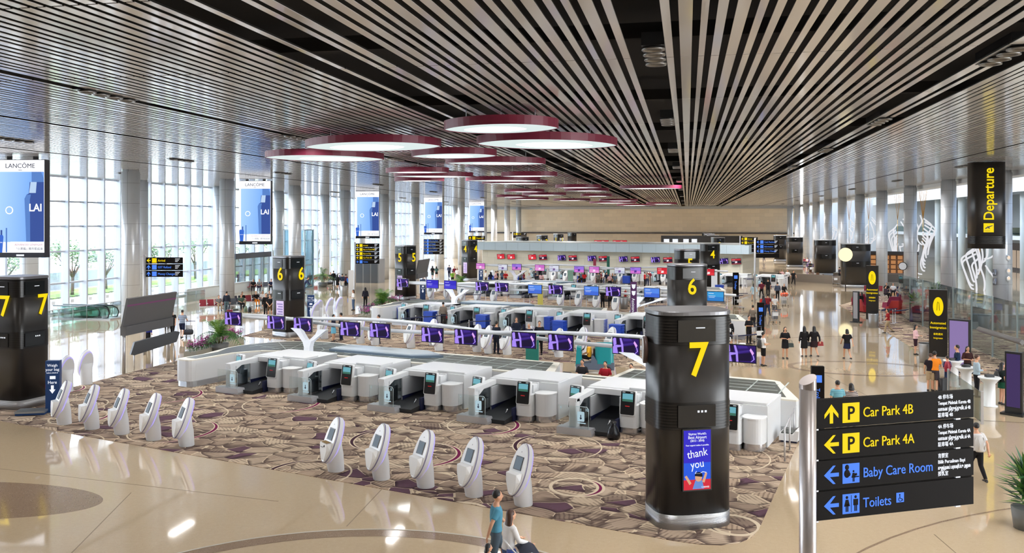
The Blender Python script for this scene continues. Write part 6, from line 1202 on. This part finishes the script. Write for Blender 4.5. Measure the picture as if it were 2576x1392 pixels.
def flowerbed(px0, py0, px1, py1, n, lb, seed):
    a, c = floorpt(px0, py0), floorpt(px1, py1); rn = random.Random(seed); L = (c-a).length; r = empty('flower_bed', a, math.atan2(c.y-a.y, c.x-a.x), lb, 'plants')
    q = MB(); q.box(0, L, -.35, .35, 0, .35); q.build('planter_box', mat('planter_pale', (170, 166, 150), .6), r); q = MB()
    for k in range(n):
        x, y = rn.random()*L, (rn.random()-.5)*.7; h = .25+.4*rn.random(); q.mi(2 if k % 4 else 0)
        tx, ty = x+(rn.random()-.5)*.3, y+(rn.random()-.5)*.3; q.tube([(x, y, .3), (tx, ty, .35+h)], .01, 3, caps=False)
        for m_ in range(7):
            t = .35+.1*m_; p = Vector((x+(tx-x)*t, y+(ty-y)*t, .35+h*t)); e = rn.random()*6.3; s_ = .05+.04*rn.random(); d = Vector((math.cos(e), math.sin(e), .4)); w = Vector((-math.sin(e), math.cos(e), 0))*s_*.6
            q.mi(3 if m_ > 1 else 0); q._a([p, p+d*s_+w, p+d*s_*2, p+d*s_-w], [(0, 1, 2, 3)])
    o = q.build('blossoms', LEAFM+[MAGN], r); o['kind'] = 'stuff'
flowerbed(478, 902, 600, 862, 220, 'row of magenta flowers left of the near island disc', 2); flowerbed(912, 806, 1000, 768, 200, 'bright magenta flowers left of the second island disc', 4)
for x, y, lb, s_ in ((2303, 810, 'leafy plant in a tall violet pot in the lounge', 1.), (2352, 776, 'leafy plant in a tall dark pot behind the lounge', 1.)):
    r = empty('potted_plant', floorpt(x, y), 0, lb, 'plant', None); q = MB(); q.lathe([(.42, 0), (.38, .2), (.26, 1.3), (.3, 1.35)], 20); q.build('tall_pot', mat('pot_violet', (70, 56, 84), .5), r); q = MB(); rn = random.Random(int(x))
    for k in range(130):
        a, e, l_ = rn.random()*6.3, rn.random()*1.6-.3, .3+.45*rn.random(); d = Vector((math.cos(a)*math.cos(e), math.sin(a)*math.cos(e), math.sin(e))); p = Vector((0, 0, 1.45))+d*l_*.4; w = Vector((-math.sin(a), math.cos(a), 0))*.07; q.mi(k % 3); q._a([p, p+d*l_*.5+w, p+d*l_, p+d*l_*.5-w], [(0, 1, 2, 3)])
    q.build('leaves', LEAFM, r)
r = empty('potted_plant', floorpt(2585, 1330), 0, 'leafy green plant cut by the right picture edge below the big sign', 'plant'); q = MB(); rn = random.Random(5)
for k in range(200):
    a, e, l_ = rn.random()*6.3, rn.random()*1.5-.2, .4+.35*rn.random(); d = Vector((math.cos(a)*math.cos(e), math.sin(a)*math.cos(e), math.sin(e))); p = Vector((0, 0, .5+.9*rn.random()))+d*.05; w = Vector((-math.sin(a), math.cos(a), 0))*.05; q.mi(k % 3); q._a([p, p+d*l_*.5+w, p+d*l_, p+d*l_*.5-w], [(0, 1, 2, 3)])
q.build('leaves', LEAFM, r); q = MB(); q.lathe([(.3, 0), (.36, .5), (.32, .5)], 18); q.build('pot', mat('pot_grey', (110, 112, 112), .5), r)
# ---------------------------------------------------------------- glass gates on the right
GG = glass('gate_glass', (240, 248, 248), .035)
for i in range(9):
    a0 = 41+3.6*i; r = empty('glass_screen', HL(16.3, a0), HA+math.pi/2, 'tall clear glass screen of the gate line, %s from the camera' % ORD[i], 'glass', 'glass screens of the gate line'); q = MB(); q.box(.03, 3.55, 0, .02, .05, 3.3); q.build('glass_pane', GG, r); q = MB(); q.box(-.02, .03, -.03, .05, 0, 3.35); q.build('edge_post', mat('post_grey', (150, 158, 160), .3, .6), r)
for i, (a_, c_) in enumerate([((2385, 1000), (2470, 1068))]):
    p, p2 = floorpt(*a_), floorpt(*c_); r = empty('glass_screen', p, math.atan2(p2.y-p.y, p2.x-p.x), 'low clear glass barrier near the round stands', 'glass', 'glass barriers'); L2 = (p2-p).length; q = MB(); q.box(0, L2, 0, .02, .05, 1.15); q.build('glass_pane', GG, r); q = MB(); [q.box(x-.03, x+.03, -.03, .05, 0, 1.2) for x in (0, L2)]; q.build('post', STEEL, r)
p, p2 = atD(2462, 828, 40.), atD(2572, 862, 36.); q = MB(); q.tube([p, p2], .12, 4); tag(q.build('overhead_beam', mat('beam_grey', (110, 108, 108), .5, .2)), 'thick grey horizontal beam above the gates at the right edge', 'beam')
# gate counter, low desks in the lounge
q = MB(); q.box(0, 9, 0, .8, 0, 1.05); tag(q.build('gate_counter', mat('desk_steel', (112, 116, 118), .4), loc=floorpt(2440, 830), rz=-.25), 'long grey counter behind the gate glass', 'counter')
# café with lit sign disc
r = empty('cafe_kiosk', floorpt(2096, 705), -.55, 'wood-fronted café kiosk with shelves beside the dark towers', 'kiosk'); q = MB(); q.box(0, 9, 0, 3.4, 0, .95); q.build('counter', mat('cafe_grey', (90, 84, 78), .5), r); q = MB(); q.box(3, 9.5, 3.4, 3.7, 0, 3.3); q.build('back_wall', mat('cafe_wood', (120, 84, 56), .6), r)
q = MB(); [q.box(3.2+k*.8, 3.75+k*.8, 3.3, 3.42, .9+j*.6, 1.35+j*.6) for k in range(7) for j in range(4)]; q.build('lit_shelves', mat('shelf_glow', (214, 150, 96), emit=.7), r); q = MB(); q.box(2.6, 9.6, 2.9, 3.9, 3.3, 3.7); q.build('canopy', mat('cafe_dark', (50, 44, 42), .5), r)
r = empty('disc_sign', atD(2127, 641, 92), 0, 'round glowing cream sign disc over the café', 'sign'); q = MB(); q.x = Matrix.Rotation(math.pi/2, 4, 'X'); q.lathe([(.72, -.08), (.72, .08)], 28); q.build('sign_disc', mat('disc_glow', (255, 240, 190), emit=1.3), r); q = MB(); q.tube([(0, 0, -3.9), (0, 0, -.7)], .06, 8); q.build('sign_pole', BLACK, r)
def cchair(px, py, i):
    r = empty('cafe_chair', floorpt(px, py), i*1.3, 'small wooden café chair along the café rail, %s from the far end' % ORD[i], 'chair', 'café chairs'); q = MB(); q.box(-.2, .2, -.2, .2, .42, .46); q.build('seat', mat('chair_wood', (110, 80, 60), .6), r); q = MB(); q.box(-.2, .2, .17, .2, .46, .85); q.build('backrest', mat('chair_wood', (1, 1, 1)), r)
    for a in (-.18, .18):
        for c in (-.18, .18): q = MB(); q.tube([(a, c, 0), (a, c, .42)], .015, 5); q.build('leg', mat('chair_wood', (1, 1, 1)), r)
for i, (x, y) in enumerate([(2040, 694), (2049, 698), (2058, 702), (2067, 707), (2076, 712)]): cchair(x, y, i)
q = MB(); q.box(0, 16, 0, .25, 0, 1.0); tag(q.build('cafe_rail_wall', mat('cafe_low', (120, 112, 104), .6), loc=floorpt(2116, 716), rz=math.radians(124)), 'low brown partition along the café seating', 'partition')
# ---------------------------------------------------------------- left edge: parapet, escalators, lift, outside
q = MB(); q.box(-46.5, -46.35, 75, 88, 0, 1.0); q.box(-46.53, -46.3, 75, 88, 1.0, 1.06); struct(q.build('wall_parapet', mat('parapet_pale', (198, 204, 206), .5), rz=HA))
q = MB(); q.box(-44.5, -44.47, 45, 75, .1, 1.05); tag(q.build('glass_balustrade', GG, rz=HA), 'clear glass balustrade before the escalators', 'balustrade'); q = MB(); [q.tube([(-44.5, 45+1.5*k, 0), (-44.5, 45+1.5*k, 1.08)], .025, 5) for k in range(21)]; q.tube([(-44.5, 45, 1.08), (-44.5, 75, 1.08)], .03, 6); q.tube([(-44.5, 45, .75), (-44.5, 75, .75)], .015, 5); tag(q.build('steel_railing', STEEL, rz=HA), 'steel railing with glass before the escalators', 'railing')
for i, (x, y) in enumerate([(262, 802), (286, 803)]):
    r = empty('escalator', floorpt(x, y), HA+math.radians(90), 'escalator head with glass sides and black handrails, %s of the pair' % ['left', 'right'][i], 'escalator', 'escalators')
    for s_ in (-.55, .55):
        q = MB(); q.prismx([(.0, .1), (4., .1), (4., .95), (.45, .95), (.12, .78), (0, .5)], s_-.01, s_+.01); q.build('glass_side', glass('escalator_glass', (226, 243, 238), .06), r)
        q = MB(); q.tube([(s_, 4, .98), (s_, .5, .98), (s_, .1, .8), (s_, -.04, .5), (s_, .1, .15), (s_, .5, .1)], .045, 8); q.build('handrail', BLACK, r)
    q = MB(); q.box(-.7, .7, -.2, 4, 0, .1); q.build('skirt', STEEL, r)
pl = HL(-42.5, 91); r = empty('glass_lift', pl, HA, 'glass lift shaft with pale steel frame near the lift doors sign', 'lift'); q = MB()
for a in (-1.2, 1.2):
    for c in (-1.1, 1.1): q.box(a-.08, a+.08, c-.08, c+.08, 0, 6.6)
for z in (0, 2.6, 6.5): q.box(-1.28, 1.28, -1.18, -1.02, z, z+.12); q.box(-1.28, 1.28, 1.02, 1.18, z, z+.12); q.box(-1.28, -1.12, -1.1, 1.1, z, z+.12); q.box(1.12, 1.28, -1.1, 1.1, z, z+.12)
q.build('shaft_frame', mat('lift_frame', (170, 186, 196), .3, .4), r); q = MB(); q.box(-1.2, 1.2, -1.12, -1.1, 0, 6.5); q.box(1.18, 1.2, -1.1, 1.1, 0, 6.5); q.build('shaft_glass', glass('lift_glass', (206, 232, 238), .12), r)
q = MB(); q.box(0, 3.0, 0, 2.5, 0, 2.9); o = q.build('lift_lobby', mat('lobby_grey', (130, 134, 140), .4), loc=floorpt(893, 712), rz=-.15); tag(o, 'grey lift lobby box with tall doors beneath the five-line yellow sign', 'lobby')
for k in range(3): q = MB(); q.box(.15+.95*k, .95+.95*k, -.03, 0, 0, 2.5); q.build('lift_door', mat('lift_door_grey', (92, 98, 106), .3, .5), o)
r = empty('entrance_porch', HL(-48.6, 88), HA+math.pi/2, 'glazed entrance box with dark head beam in the glass front', 'entrance'); q = MB(); q.box(0, 8.4, -.1, .5, 3.35, 3.95); q.build('head_beam', mat('porch_dark', (60, 62, 70), .4), r); q = MB(); [q.box(x-.05, x+.05, .1, .2, 0, 3.4) for x in (0.05, 2.1, 4.2, 6.3, 8.35)]; q.build('door_post', FR, r); q = MB(); q.box(0, 8.4, .13, .15, 0, 3.4); q.build('door_glass', GG, r)
q = MB(); q.box(0, .1, 0, 2.2, .8, 3.6); tag(q.build('yellow_banner', mat('banner_yellow', (250, 226, 40), .6), loc=HL(-51.5, 90.5), rz=HA), 'tall yellow banner outside the entrance box', 'banner')
def tree_out():
    r = empty('garden_tree', (0, 0, 0), 0, 'x', 'tree', 'g'); q = MB(); rn = random.Random(3); tips = []
    q.tube([(0, 0, 0), (.1, 0, 1.6)], [.16, .12], 8)
    for k in range(7):
        a = k*.9; e = (1.3*math.cos(a), 1.3*math.sin(a), 3.2+rn.random()); q.tube([(.1, 0, 1.5), (.5*math.cos(a), .5*math.sin(a), 2.3), e], [.09, .06, .03], 6); tips.append(Vector(e))
    q.build('trunk', mat('bark_pale', (120, 108, 96), .8), r); q = MB()
    for k in range(1500):
        c = tips[k % 7]; d = Vector((rn.gauss(0, 1), rn.gauss(0, 1), rn.gauss(0, .7))).normalized()*rn.random()**.4*1.2; p = c+d; a = rn.random()*6.3; u = Vector((math.cos(a), math.sin(a), rn.random()-.5))*.14; w = Vector((-math.sin(a), math.cos(a), rn.random()-.5))*.07; q.mi(k % 3); q._a([p-u, p+w, p+u, p-w], [(0, 1, 2, 3)])
    q.build('crown', LEAFM, r); return r
for i, (l, a, s_) in enumerate([(-62, 62, 1.0), (-62, 70, 1.1), (-61, 78, 1.2), (-63, 86, 1.), (-62, 95, 1.1), (-63, 104, 1.2), (-62, 114, 1.), (-63, 126, 1.2), (-62, 140, 1.2), (-70, 55, 1.3), (-64, 156, 1.2)]):
    o = make(tree_out, 'gt', HL(l, a), i*.8, 'small leafy tree outside the glass front, %s from the camera' % ORD[i], 'trees outside the glass front'); o.scale = (s_,)*3
q = MB(); q.box(-68, -67.6, 30, 200, 0, 1.9); tag(q.build('boundary_wall', mat('outer_wall', (176, 182, 188), .7), rz=HA), 'long low grey wall outside behind the trees', 'wall')
q = MB(); q.box(-66, -60, 30, 200, -.06, .05); o = q.build('lawn_strip', mat('lawn', (120, 150, 70), .9), rz=HA); tag(o, 'green lawn strip under the trees outside', 'lawn', kind='stuff')
q = MB(); rn = random.Random(9)
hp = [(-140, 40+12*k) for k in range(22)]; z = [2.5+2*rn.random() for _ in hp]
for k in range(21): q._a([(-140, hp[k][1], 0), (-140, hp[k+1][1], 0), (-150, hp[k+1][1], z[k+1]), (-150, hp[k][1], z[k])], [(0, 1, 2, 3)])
o = q.build('distant_treeline', mat('treeline', (176, 196, 170), .9), rz=HA); tag(o, 'hazy line of distant trees beyond the road outside', 'trees', kind='stuff')  # pale green has the outdoor haze mixed into the colour
q = MB(); q.box(-50.9, -50.87, 40, 110, .0, 1.0)
for i in range(20): make(trolley, 'tr', HL(-51.6, 57+1.15*i), HA+math.pi/2, 'parked trolley in the row outside the glass, %s from the camera' % ORD[i], 'trolleys parked outside')
# beverage tray of row-six empty desk
q = MB(); q.tube([(0, 0, .2), (0, 0, 1.05), (.2, 0, 1.25), (4.5, 0, 1.25)], .12, 8); q.tube([(0, 0, .6), (4.5, 0, .75)], .12, 8); tag(q.build('tube_barrier', PLAS, loc=RW(-5.2, 21.9), rz=RA), 'white tubular counter frame left of the big tower top', 'frame')
